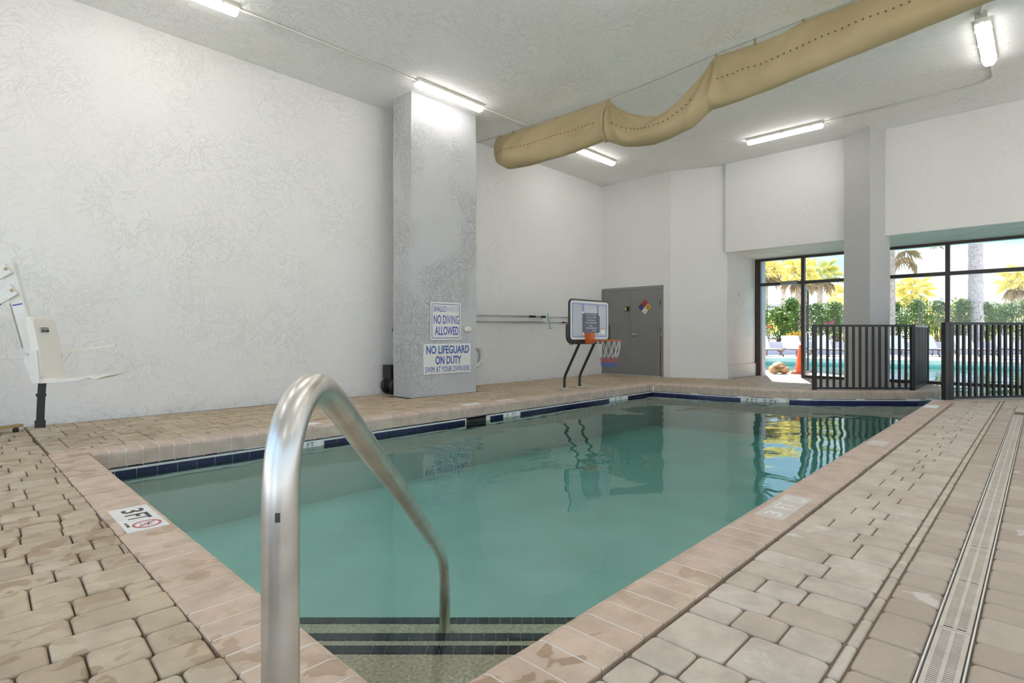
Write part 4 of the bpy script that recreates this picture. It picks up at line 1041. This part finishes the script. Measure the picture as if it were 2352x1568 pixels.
shell([(-0.05, -0.02), (0.02, 0.0), (0.12, -0.008), (0.30, 0.002), (0.47, 0.018), (0.525, 0.028), (0.53, 0.016), (0.47, 0.000), (0.42, -0.022), (0.36, -0.005), (0.27, -0.030), (0.10, -0.045), (-0.03, -0.05)], 0.0, 0.44, 'seat', M['white_plastic'])
mb = MB(); fm = Matrix.Translation(LP(-0.022, 0.14, 0.418)) @ frame_mat((0, 0, 0), w_, (f_ * -0.19 + V(0, 0, 1)).normalized())
mb.box((-0.065, 0.012, 0), (0.065, 0.020, 0.002), fm)
for a, b in ((-0.065, -0.02), (-0.005, 0.02), (0.025, 0.062)): mb.box((a, -0.02, 0), (b, 0.004, 0.002), fm)
mb.build('maker_mark', M['ink'], bk, 'small dark printed mark')
MB().bar(LP(0.02, 0.41, 0.215), LP(0.42, 0.43, 0.275), 0.045, 0.022).build('armrest', M['white_plastic'], lf_)
MB().bar(LP(-0.02, 0.40, 0.10), LP(0.06, 0.41, 0.22), 0.03, 0.03).build('arm_bracket', M['white_metal'], lf_)
# leaning carrier channel behind the backrest
ct, cb = LP(-0.30, 0.16, 0.99), LP(-0.125, 0.16, 0.22)
cd = (cb - ct).normalized(); cn = w_
chm = Matrix((f_ - cd * f_.dot(cd), -w_, cd)).transposed().to_4x4()
chx = (f_ - cd * f_.dot(cd)).normalized(); chm = Matrix((chx, -w_, cd)).transposed().to_4x4(); chm.translation = ct; CL = (cb - ct).length
MB().box((-0.045, -0.03, 0), (0.040, 0.03, CL), chm).build('carrier_channel', M['white_metal'], lf_)
MB().box((0.040, -0.034, 0), (0.052, 0.034, CL - 0.10), chm).build('channel_lip', M['white_metal'], lf_)
MB().box((-0.052, 0.028, 0.34), (-0.043, 0.034, CL - 0.05), chm).build('channel_slot', M['wire'], lf_)
MB().prism([(-0.075, 0.24), (-0.105, 0.20), (-0.11, 0.14), (-0.06, -0.02), (-0.05, -0.04), (0.0, -0.04), (-0.02, 0.24)], -0.02, 0.38, lm @ Matrix(((1, 0, 0, 0), (0, 0, 1, 0), (0, 1, 0, 0), (0, 0, 0, 1)))).build('seat_bracket', M['white_metal'], lf_)
MB().lathe(LP(-0.085, -0.02, 0.21), [(0.010, 0), (0.010, 0.006), (0.005, 0.009)], 10, (-w_.x, -w_.y, 0)).build('bolt', M['alu'], lf_)
st = MB().box((-0.035, 0.030, 0.355), (0.038, 0.0315, 0.435), chm).build('data_label', M['sign_white'], lf_, 'white data label with a blue stripe')
MB().box((-0.035, 0.0315, 0.355), (0.038, 0.0325, 0.367), chm).build('label_stripe', M['sign_blue_b'], st)
slope = (f_ + V(0, 0, 0.72)).normalized()
for s, top_ in ((0.045, True), (0.235, False)):
    e = ct + cd * s - w_ * 0.045; a = e + slope * 0.015; b = e - slope * 1.0
    MB().bar(b, a, 0.025, 0.10).build('boom_arm', M['white_metal'], lf_)
    MB().bar(b + V(0, 0, -0.058) - w_ * 0.0, a - slope * 0.115 + V(0, 0, -0.058), 0.02, 0.012).build('arm_dark_line', M['bronze'], lf_)  # dark line along the lower edge of the arm
    MB().lathe(e - w_ * 0.012, [(0.013, 0), (0.013, 0.006), (0.008, 0.010)], 10, (-w_.x, -w_.y, 0)).build('bolt', M['brass'], lf_)
mast = ct - f_ * 0.86 - w_ * 0.045
MB().lathe((mast.x, mast.y, 0.03), [(0.06, 0), (0.06, 1.05), (0.05, 1.06)], 20).build('mast', M['white_metal'], lf_)
MB().box((mast.x - 0.25, mast.y - 0.25, 0.0), (mast.x + 0.25, mast.y + 0.25, 0.035)).build('base_plate', M['white_metal'], lf_)
MB().bar((mast.x, mast.y, 0.05), (0.535, 7.21, 0.055), 0.07, 0.028).build('base_leg', M['brass'], lf_, 'brown base leg')
MB().lathe((0.49, 7.17, 0), [(0.022, 0), (0.024, 0.02), (0.018, 0.045)], 12).build('rubber_foot', M['dark_plastic'], lf_)
sp = [LP(0.005, 0.02, -0.03), LP(0.0, 0.02, -0.10), LP(-0.005, 0.02, -0.20), LP(-0.012, 0.02, -0.40)]
mb = MB()
for p, q in zip(sp, sp[1:]): mb.bar(p, q, 0.058, 0.006, (w_.x, w_.y, 0))
sb = mb.build('strap', M['dark_plastic'], lf_)
MB().box((-0.038, 0.008, -0.16), (0.028, 0.032, -0.135), lm).build('strap_slider', M['dark_plastic'], sb)
MB().box((-0.045, 0.004, -0.43), (0.022, 0.036, -0.365), lm).build('buckle', M['dark_plastic'], sb)

# ---- railings round the far column and on the right bank
def railing(name, label, runs, posts, top=1.12, pk=0.031, step=0.0895, low=0.03):
    t = thing(name, label, 'railing', (runs[0][0][0], runs[0][0][1], 0)); org = ORG[t.name]; proto = None
    for p, q in runs:
        p, q = V(p[0], p[1], 0), V(q[0], q[1], 0); d = (q - p); L = d.length; d.normalize(); ang = math.atan2(d.y, d.x)
        MB().bar(p + V(0, 0, top - 0.018), q + V(0, 0, top - 0.018), 0.05, 0.036).build('top_rail', M['black'], t)
        MB().bar(p + V(0, 0, low), q + V(0, 0, low), 0.035, 0.03).build('bottom_rail', M['black'], t)
        n = max(1, round(L / step))
        for k in range(1, n):
            c = p + d * (L * k / n); mm = Matrix.Translation(c - org) @ Matrix.Rotation(ang, 4, 'Z')
            if proto is None:
                proto = MB().box((-pk / 2, -pk / 2, low), (pk / 2, pk / 2, top - 0.03)).build('picket', M['black'], None); proto.parent = t; proto.matrix_local = mm
            else: copy_part(proto, t, mm)
    for x, y, w in posts:
        a = math.atan2(runs[0][1][1] - runs[0][0][1], runs[0][1][0] - runs[0][0][0])
        MB().box((-w / 2, -w / 2, -0.01), (w / 2, w / 2, top - 0.002), Matrix.Translation((x, y, 0)) @ Matrix.Rotation(a, 4, 'Z')).build('post', M['black'], t)
    return t
railing('railing', 'black picket railing wrapped around the far grey column', [((10.377, 2.814), (11.473, 1.594)), ((11.473, 1.594), (13.14, 1.60))], [(10.377, 2.814, 0.058), (11.473, 1.594, 0.058), (13.13, 1.60, 0.05)], 1.115, step=0.111)
railing('railing', 'black picket railing on the right bank with a doubled end post', [((10.10, 1.012), (13.12, -1.33))], [(10.10, 1.012, 0.07), (10.16, 0.965, 0.06), (13.12, -1.33, 0.05)], 1.125, step=0.100)

# ---- depth markers let into the coping
dm = thing('depth_marker', 'white deck tile reading 3 FT with a red no-diving symbol', 'marker', (0.69, 3.34, 0))
MB().box((0.607, 3.115, -0.01), (0.782, 3.578, 0.0022)).build('tile', M['white_tile'], dm)
up, rt = V(1, 0, 0), V(0, -1, 0); zt = 0.0024
text(dm, 'lettering', '3', (0.652, 3.487, zt), rt, up, 0.10, 0.068, M['ink'], 0.0006, 0.02)
text(dm, 'lettering', 'F', (0.652, 3.42, zt), rt, up, 0.10, 0.05, M['ink'], 0.0006, 0.02, 'LEFT')
text(dm, 'lettering', 'T', (0.652, 3.365, zt), rt, up, 0.10, 0.055, M['ink'], 0.0006, 0.02, 'LEFT')
text(dm, 'lettering', 'NO DIVING', (0.622, 3.24, zt), rt, up, 0.014, 0.08, M['ink'], 0.0006)
def ring_symbol(parent, c, r, mat, ink, rt, up):
    n = 28; mb = MB(); c = V(c)
    P = lambda a, q: c + rt * (math.cos(a) * q) + up * (math.sin(a) * q)
    vs = [P(2 * math.pi * k / n, q) + V(0, 0, z) for q, z in ((r, 0), (r, 0.0006), (r * .82, 0.0006), (r * .82, 0)) for k in range(n)]
    mb.add(vs, [(a * n + k, a * n + (k + 1) % n, (a + 1) * n + (k + 1) % n, (a + 1) * n + k) for a in range(3) for k in range(n)])
    mb.bar(P(R(-50), r * .85) + V(0, 0, .0004), P(R(130), r * .85) + V(0, 0, .0004), r * 0.15, 0.0006)
    mb.build('prohibition_ring', mat, parent)
    if ink:   # the diving figure: head, body, arms and waves
        mb = MB(); z = V(0, 0, 0.0003)
        for (a, b), (d, e), w in (((-.45, .2), (.1, .1), .10), ((.1, .1), (.45, -.05), .08), ((-.1, .14), (-.2, -.25), .06), ((.15, .08), (.3, .3), .06), ((-.5, -.35), (-.2, -.42), .05), ((-.1, -.42), (.2, -.35), .05)):
            mb.bar(c + rt * (a * r) + up * (b * r) + z, c + rt * (d * r) + up * (e * r) + z, w * r, 0.0005)
        mb.build('diver_figure', ink, parent)
ring_symbol(dm, (0.705, 3.205, zt), 0.062, M['symbol_red'], M['ink'], rt, up)
dm = thing('depth_marker', 'worn pale deck tiles reading 3 FT on the right-hand coping', 'marker', (3.2, 1.01, 0))
for a, b in ((2.952, 3.118), (3.122, 3.288), (3.292, 3.452)):
    MB().box((a, 0.945, -0.01), (b, 1.088, 0.0022)).build('tile', M['worn_tile'], dm)
rt, up = V(1, 0, 0), V(0, 1, 0)
text(dm, 'lettering', '3', (3.035, 0.975, zt), rt, up, 0.085, 0.07, M['white_tile'], 0.0006, 0.02)
text(dm, 'lettering', 'FT', (3.205, 0.975, zt), rt, up, 0.085, 0.115, M['white_tile'], 0.0006, 0.01)
ring_symbol(dm, (3.37, 1.015, zt), 0.055, M['white_tile'], M['worn_tile'], rt, up)
for x0_, y0_, x1_, y1_, mt, lab in ((5.52, 0.96, 5.78, 1.10, 'worn_tile', 'blank worn deck tile halfway along the right-hand coping'), (8.85, 0.98, 9.2, 1.13, 'white_tile', 'whitish blank tile at the far end of the right-hand coping'),
                            (4.83, 5.50, 5.12, 5.655, 'white_tile', 'white tile on the left coping below the column signs'), (5.45, 5.50, 5.80, 5.65, 'worn_tile', 'pale tile on the left coping right of the white one'), (2.40, 5.50, 2.78, 5.64, 'white_tile', 'white tile on the left coping seen behind the handrail')):
    o = MB().box((x0_, y0_, -0.01), (x1_, y1_, 0.0022)).build('deck_tile', M[mt], None); rehome(o, ((x0_ + x1_) / 2, (y0_ + y1_) / 2, 0)); tag(o, lab, 'tile')

# ================================================================== OUTDOORS
def AT(px, d, z=0.0):
    """a point d metres ahead of the doorway view axis, at the lateral offset that bearing px stands for"""
    return cF * d + cR * ((px - 1176) / FPX * d) + V(0, 0, z)
gd = MB().prism([(40, -60), (90, -60), (90, 80), (13.8, 80), (13.8, 22), (40, 22)], -0.6, -0.12)
gd.prism([(13.8, -60), (40, -60), (40, -9), (13.8, -9)], -0.6, -0.12)
gd.prism([(-40, -60), (13.8, -60), (13.8, -6.5), (-3.2, -6.5), (-3.2, 30), (-40, 30)], -0.6, -0.05)
struct(gd, 'ground', M['soil'], 'sandy ground beyond the pool deck')
dk = MB().prism([(13.2, 1.60), (13.9, 2.30), (14.95, 3.95), (15.40, 5.15), (15.85, 6.65), (17.55, 8.4), (23.5, 8.25), (25.65, 0.5), (27.6, -9.0), (40, -9), (40, 22), (13.8, 22), (13.8, 4.83), (13.2, 4.83)], -0.3, -0.005)
struct(dk, 'deck', M['deck_out'], 'pale sunlit deck around the outdoor pool')
rim_ = thing('outdoor_pool_rim', 'pale raised edge along the far side of the outdoor pool', None, (24, 4, 0), kind='structure')
for a, b in (((23.42, 8.2), (25.57, 0.5)), ((25.57, 0.5), (27.5, -9.0)), ((17.6, 8.33), (23.42, 8.2))):
    MB().bar((a[0], a[1], -0.06), (b[0], b[1], -0.06), 0.32, 0.16).build('rim_stone', M['deck_out'], rim_)
pw0, pw1 = AT(1560, 26.6), AT(2620, 26.6)
struct(MB().bar((pw0.x, pw0.y, 0.30), (pw1.x, pw1.y, 0.30), 0.30, 0.62), 'planter_wall', M['planter'], 'low lavender-grey planter wall behind the loungers')
so = MB(); q0, q1, q2, q3 = AT(1560, 26.7), AT(2620, 26.7), AT(2620, 31), AT(1560, 31)
so.prism([(q.x, q.y) for q in (q0, q1, q2, q3)], -0.1, 0.52); struct(so, 'planting_bed', M['soil'], 'raised sandy bed planted with the hedge')

# loungers facing the pool
def lounger(px, d, label):
    c = AT(px, d); t = thing('sun_lounger', label, 'lounger', c, 'white loungers behind the outdoor pool'); return t
lp = None
LB = [(1756, 'white sun lounger seen at the left edge of the open doorway'), (1830, 'white sun lounger seen in the doorway behind the orange cone'), (1900, 'white sun lounger behind the left part of the picket railing'),
      (2072, 'white sun lounger just right of the far grey column'), (2146, 'white sun lounger in the gap between the two railings'), (2234, 'white sun lounger behind the middle of the right railing'), (2330, 'white sun lounger at the right edge behind the right railing')]
lm0 = Matrix((cR, cF, V(0, 0, 1))).transposed().to_4x4()
lp_parts = []
for k, (px, lab) in enumerate(LB):
    t = lounger(px, 24.6, lab); mmx = Matrix.Translation(t.location) @ lm0
    if k == 0:
        base = t.location.copy()
        mb = MB()
        for x in (-0.40, 0.40): mb.tube([mmx @ V(x, -0.95, 0.30), mmx @ V(x, 0.85, 0.30)], 0.035, 6)
        for y in (-0.95, 0.30, 0.85): mb.tube([mmx @ V(-0.40, y, 0.30), mmx @ V(0.40, y, 0.30)], 0.035, 6)
        lp_parts.append(mb.build('frame', M['loung_frame'], t))
        for x in (-1, 1):
            for y, dy in ((-0.80, 0.22), (0.65, -0.2)):
                lp_parts.append(MB().tube([mmx @ V(x * 0.40, y, 0.29), mmx @ V(x * 0.38, y + dy * 0.4, 0.15), mmx @ V(x * 0.43, y - dy * 0.3, 0.02)], [0.045, 0.035, 0.045], 6).build('leg', M['loung_frame'], t))
                lp_parts.append(MB().tube([mmx @ V(x * 0.38, y + dy * 0.3, 0.17), mmx @ V(x * 0.28, y + dy, 0.29)], 0.03, 6).build('brace', M['loung_frame'], t))
        lp_parts.append(MB().box((-0.38, -0.95, 0.315), (0.38, 0.36, 0.335), mmx).build('seat_sling', M['loung_white'], t))
        bmx = mmx @ Matrix.Translation((0, 0.34, 0.32)) @ Matrix.Rotation(R(62), 4, 'X')
        lp_parts.append(MB().prism(rounded(0.80, 0.66, 0.06), -0.02, 0.02, bmx @ Matrix.Translation((0, 0.33, 0))).build('back_sling', M['loung_white'], t))
        mb = MB(); [mb.tube([bmx @ V(x, 0, -0.03), bmx @ V(x, 0.6, -0.03)], 0.022, 6) for x in (-0.36, 0.36)]
        lp_parts.append(mb.build('back_frame', M['loung_frame'], t))
    else:
        for p in lp_parts: copy_part(p, t)

# hedge shrubs
def shrub(px, d, z0, z1, rad, n, label, mat='leaf', size=0.085, name='shrub', group='hedge shrubs behind the loungers', cat='shrub'):
    c = AT(px, d); t = thing(name, label, cat, (c.x, c.y, z0), group); rnd = random.Random(px * 7 + int(d * 10))
    mb = MB(); H = z1 - z0; lobes = [(rnd.uniform(-.6, .6) * rad, rnd.uniform(-.5, .5) * rad, z0 + H * rnd.uniform(0.35, 0.82), rnd.uniform(0.32, 0.55)) for _ in range(9)] + [(rnd.uniform(-.4, .4) * rad, 0, z0 + H * 0.86, 0.26) for _ in range(3)]
    for k in range(n):
        lx, ly, lz, lr = rnd.choice(lobes)
        a, b = rnd.uniform(0, 2 * math.pi), math.acos(rnd.uniform(-1, 1)); q = rnd.uniform(0.5, 1.05) ** 0.5
        o = V(math.sin(b) * math.cos(a), math.sin(b) * math.sin(a), math.cos(b))
        p = V(c.x + lx, c.y + ly, lz) + V(o.x * lr * rad, o.y * lr * rad, o.z * lr * H * 0.62) * q
        if p.z < z0: p.z = z0 + rnd.uniform(0, 0.3) * H
        nn = (o + V(rnd.uniform(-.8, .8), rnd.uniform(-.8, .8), rnd.uniform(-.2, 1.0))).normalized()
        u = nn.cross(V(rnd.uniform(-1, 1), rnd.uniform(-1, 1), rnd.uniform(-1, 1))).normalized(); w = nn.cross(u); s = size * rnd.uniform(0.7, 1.3)
        mb.add([p - u * s, p - w * s * 0.42 + nn * s * 0.12, p + u * s, p + w * s * 0.42 + nn * s * 0.12], [(0, 1, 2), (0, 2, 3)])
    mb.build('foliage', M[mat], t, kind='stuff')
    mb = MB()
    for k in range(5): mb.tube([(c.x + rnd.uniform(-.1, .1), c.y + rnd.uniform(-.1, .1), z0 - 0.05), (c.x + rnd.uniform(-.5, .5) * rad, c.y + rnd.uniform(-.4, .4) * rad, z0 + H * 0.6)], [0.035, 0.015], 5)
    mb.build('stem', M['twig'], t); return t
HS = [(1738, 2.45, 'green hedge shrub half hidden behind the left jamb of the doorway'), (1786, 2.35, 'green hedge shrub with a red bloom seen through the open doorway'), (1822, 2.85, 'taller green hedge shrub rising at the right of the doorway'),
      (1872, 2.55, 'green hedge shrub behind the open glass door'), (1922, 2.6, 'green hedge shrub left of the far column above the railing'), (1980, 2.6, 'green hedge shrub mostly hidden behind the far column'),
      (2052, 2.65, 'green hedge shrub touching the right side of the far column'), (2105, 2.75, 'dense green hedge shrub in the pane right of the far column'), (2156, 2.7, 'green hedge shrub behind the right-hand mullion'),
      (2212, 2.75, 'green hedge shrub in front of the thick grey palm trunk'), (2262, 2.6, 'lighter green hedge shrub just right of the grey palm trunk'), (2312, 2.55, 'green hedge shrub near the right edge above the railing'), (2362, 2.85, 'tall green hedge shrub cut by the right edge')]
for k, (px, zt_, lab) in enumerate(HS): shrub(px, 27.9 + (k % 3) * 0.25, 0.52, zt_, 1.15, 1400, lab)
for k, (px, d, z1, r_, lab) in enumerate(((1935, 34, 3.3, 1.6, 'yellow-green bush behind the hedge left of the far column'), (1800, 36, 2.6, 2.2, 'low yellow-green bush beyond the fence in the doorway'), (2200, 36, 3.1, 1.8, 'yellow palmetto clump behind the hedge beside the mullion'), (2150, 38, 3.0, 2.0, 'pale yellow bush behind the hedge left of the mullion'), (2300, 40, 2.9, 2.4, 'hazy yellow bush behind the hedge near the right edge'))):
    shrub(px, d, 0.0, z1, r_, 900, lab, 'frond_yellow', 0.16, 'bush', 'bushes beyond the fence', 'bush')
# red bloom, croton and ti plant
def bloom(px, d, z, r, n, mat, name, label, cat, size, stem_to):
    c = AT(px, d); t = thing(name, label, cat, (c.x, c.y, stem_to)); rnd = random.Random(px)
    for k in range(n):
        a = 2 * math.pi * k / n + rnd.uniform(-.3, .3); e = rnd.uniform(0.1, 1.2); o = V(math.cos(a) * math.cos(e), math.sin(a) * math.cos(e), math.sin(e)); p = V(c.x, c.y, z) + o * r * 0.15
        q = V(c.x, c.y, z) + o * r; w = o.cross(V(0, 0, 1)).normalized() * size
        MB().add([p, p.lerp(q, .55) + w, q, p.lerp(q, .55) - w, p.lerp(q, .5) + V(0, 0, size * .3)], [(0, 1, 4), (1, 2, 4), (2, 3, 4), (3, 0, 4)]).build('leaf' if cat == 'plant' else 'petal', M[mat], t)
    MB().tube([(c.x, c.y, stem_to), (c.x, c.y, z)], 0.02, 6).build('stem', M['twig'], t); return t
bloom(1766, 26.95, 1.27, 0.17, 7, 'redflower', 'hibiscus_flower', 'single red hibiscus bloom on the hedge in the doorway', 'flower', 0.07, 0.52)
for k, (px, z, lab) in enumerate(((1812, 0.80, 'orange croton plant at the left behind the lounger in the doorway'), (1825, 0.90, 'yellow-orange croton plant behind the middle of the lounger in the doorway'), (1838, 0.88, 'orange croton plant next to the doorway mullion'))):
    bloom(px, 27.0, z, 0.30, 22, 'croton', 'croton_plant', lab, 'plant', 0.05, 0.52)
tp = bloom(1905, 27.0, 1.15, 0.50, 26, 'ti_leaf', 'ti_plant', 'purple-leaved plant with pink tips behind the railing', 'plant', 0.035, 0.52)
c = AT(1905, 27.0)
for k in range(7):
    a = k * 0.9; o = V(math.cos(a) * 0.16, math.sin(a) * 0.16, 0.28 + 0.05 * (k % 3)); b = V(c.x, c.y, 1.2)
    MB().add([b + o * 0.6, b + o + V(0.05, 0.05, 0), b + o * 1.25, b + o - V(0.05, 0.05, 0)], [(0, 1, 2), (0, 2, 3)]).build('flower', M['pink'], tp, 'bright pink tip')

# picket fence behind the hedge
fn = thing('garden_fence', 'thin dark picket fence showing above the hedge', 'fence', AT(1700, 29.2)); forg = ORG[fn.name]
fa, fb = AT(1640, 29.2), AT(2470, 29.2); fd = (fb - fa); fL = fd.length; fd.normalize(); pk = None
for z in (2.19, 2.43, 0.75): MB().bar(fa + V(0, 0, z), fb + V(0, 0, z), 0.04, 0.04).build('rail', M['black'], fn)
k = 0
while k * 0.135 < fL:
    mm = Matrix.Translation(fa + fd * (k * 0.135) - forg) @ Matrix.Rotation(math.atan2(fd.y, fd.x), 4, 'Z')
    if pk is None: pk = MB().box((-.010, -.010, 0.3), (.010, .010, 2.56)).build('picket', M['black'], None); pk.parent = fn; pk.matrix_local = mm
    else: copy_part(pk, fn, mm)
    k += 1
for px in (1700, 2035, 2325): 
    p = AT(px, 29.2); MB().box((p.x - .035, p.y - .035, 0.3), (p.x + .035, p.y + .035, 2.62)).build('post', M['black'], fn)

# palms
def frond_mesh(name, L, W, n, droop, mat, seed, sf=0.48):
    """fan frond: stalk plus pointed leaflets, in a frame with +X outwards"""
    rnd = random.Random(seed); mb = MB(); st = L * 0.5
    cv = lambda s: V(s * L, 0, -droop * (s ** 2) * L)
    mb.tube([cv(0), cv(0.25), cv(0.5)], [0.022, 0.016, 0.012], 4)
    mb.tube([cv(0.5), cv(max(0.52, sf))], 0.012, 4); h = cv(sf)
    for k in range(n):
        a = R(-115 + 230 * k / (n - 1)); l = W * (1 - 0.28 * abs(a) / 2) * rnd.uniform(0.85, 1.1)
        d = V(math.cos(a), math.sin(a), 0.10 - droop * 0.55); e = h + d * l * 0.6; tip = e + V(math.cos(a) * l * 0.36, math.sin(a) * l * 0.36, -l * (0.22 + droop * 0.7) * rnd.uniform(0.7, 1.3))
        s = V(-math.sin(a), math.cos(a), 0) * W * 0.36 / n
        mb.add([h, e + s, tip, e - s], [(0, 1, 2), (0, 2, 3)])
    me = mb.build(name, mat, None); return me
def palm(px, d, zc, rad, trunk_r, label, mat, n=30, droop=0.35, trunk='trunk', skirt=True, lean=0.0, nl=15, sf=0.48, wf=0.55):
    c = AT(px, d); t = thing('palm_tree', label, 'palm tree', (c.x, c.y, -0.1), 'palms beyond the pool'); org = ORG[t.name]; rnd = random.Random(int(px + d))
    zs = [-0.1 + (zc + 0.1) * k / 24 for k in range(25)]
    MB().tube([(c.x + lean * (z / zc), c.y, z) for z in zs], [trunk_r * (1.12 - 0.12 * z / zc) * (1 + 0.05 * (k % 2)) for k, z in enumerate(zs)], 12).build('trunk', M[trunk], t)
    top = V(c.x + lean, c.y, zc)
    pr = [frond_mesh('frond', rad, rad * wf, nl, droop, M[mat], px + 1, sf), frond_mesh('frond', rad * 0.95, rad * wf, nl, droop * 1.6, M[mat if not skirt else 'frond_brown'], px + 2, sf)]
    used = [False, False]
    for k in range(n):
        az = k * 2.39996 + rnd.uniform(-.2, .2); el = R(78) - R(125) * (k / n) ** 0.9; w = 1 if el < R(-12) else 0
        mm = Matrix.Translation(top - org) @ Matrix.Rotation(az, 4, 'Z') @ Matrix.Rotation(-el, 4, 'Y') @ Matrix.Rotation(rnd.uniform(-.4, .4), 4, 'X')
        if not used[w]: used[w] = True; pr[w].parent = t; pr[w].matrix_local = mm
        else: copy_part(pr[w], t, mm)
    for w in (0, 1):
        if not used[w]: bpy.data.objects.remove(pr[w])
    return t
palm(1757, 34, 4.9, 1.35, 0.17, 'yellow palm with a tan trunk at the left of the doorway', 'frond_yellow', 18, 0.35)
palm(1834, 35, 4.75, 1.35, 0.20, 'palm with a reddish trunk just left of the doorway mullion', 'frond_yellow', 18, 0.35)
palm(1883, 40, 5.2, 1.6, 0.17, 'yellow-green palm in the pane between door and column', 'frond_green', 24, 0.30)
palm(1800, 52, 8.2, 2.4, 0.2, 'hazy palm in the small pane above the doorway', 'frond_yellow', 18, 0.35)
palm(2047, 27.2, 5.9, 1.75, 0.16, 'darker drooping palm half hidden behind the far column', 'frond_brown', 17, 0.35, skirt=False, nl=15, sf=0.85, wf=0.42)
palm(2100, 42, 4.25, 1.55, 0.2, 'bushy yellow palm right of the far column', 'frond_yellow', 26, 0.35, skirt=False)
palm(1942, 44, 3.9, 1.5, 0.2, 'yellow palm beside the left edge of the far column', 'frond_yellow', 18, 0.35)
palm(2241, 27.6, 9.5, 2.2, 0.275, 'thick grey palm trunk in the right-hand panes', 'frond_green', 26, 0.5, 'trunk_grey', lean=-0.25)
palm(2345, 56, 6.4, 2.2, 0.2, 'pale hazy palm crown at the right edge', 'frond_yellow', 28, 0.45)

# traffic cone, rocks
c = V(14.47, 4.235, 0)
cn_ = thing('traffic_cone', 'orange traffic cone standing outside beside the doorway mullion', 'cone', (c.x, c.y, -0.005))
MB().prism([(c.x + x, c.y + y) for x, y in rounded(0.36, 0.36, 0.05)], -0.005, 0.03).build('base', M['cone'], cn_)
MB().lathe((c.x, c.y, 0.03), [(0.135, 0), (0.13, 0.01), (0.028, 0.66), (0.022, 0.67)], 24).build('body', M['cone'], cn_)
def rock(x, y, z, sx, sy, sz, seed, label):
    rnd = random.Random(seed); bm = bmesh.new(); bmesh.ops.create_icosphere(bm, subdivisions=3, radius=1.0)
    ph = [V(rnd.uniform(-1, 1), rnd.uniform(-1, 1), rnd.uniform(-1, 1)).normalized() for _ in range(9)]; cut = [rnd.uniform(0.55, 0.85) for _ in ph]
    for v in bm.verts:
        k = 1.0
        for p, q in zip(ph, cut):
            dd = v.co.dot(p)
            if dd > q: v.co -= p * (dd - q)
        v.co = V(v.co.x * sx, v.co.y * sy, v.co.z * sz) + V(rnd.uniform(-1, 1), rnd.uniform(-1, 1), rnd.uniform(-1, 1)) * 0.006
    zmin = min(v.co.z for v in bm.verts); 
    for v in bm.verts: v.co.z -= zmin
    me = bpy.data.meshes.new('rock'); bm.to_mesh(me); bm.free(); me.materials.append(M['rock'])
    o = bpy.data.objects.new('rock', me); COL.objects.link(o); o.location = (x, y, z); ORG[o.name] = V(x, y, z); tag(o, label, 'rock', 'rocks by the doorway')
rock(14.02, 4.70, -0.005, 0.15, 0.14, 0.12, 3, 'pale tan rock at the left of the small pile outside the doorway')
rock(14.18, 4.52, -0.005, 0.20, 0.16, 0.09, 4, 'low brown rock at the foot of the small pile outside the doorway')
rock(14.13, 4.60, 0.13, 0.24, 0.18, 0.075, 6, 'flat slab topping the small rock pile outside the doorway')
rock(14.32, 4.32, -0.005, 0.09, 0.08, 0.045, 8, 'small stone lying right of the rock pile outside the doorway')
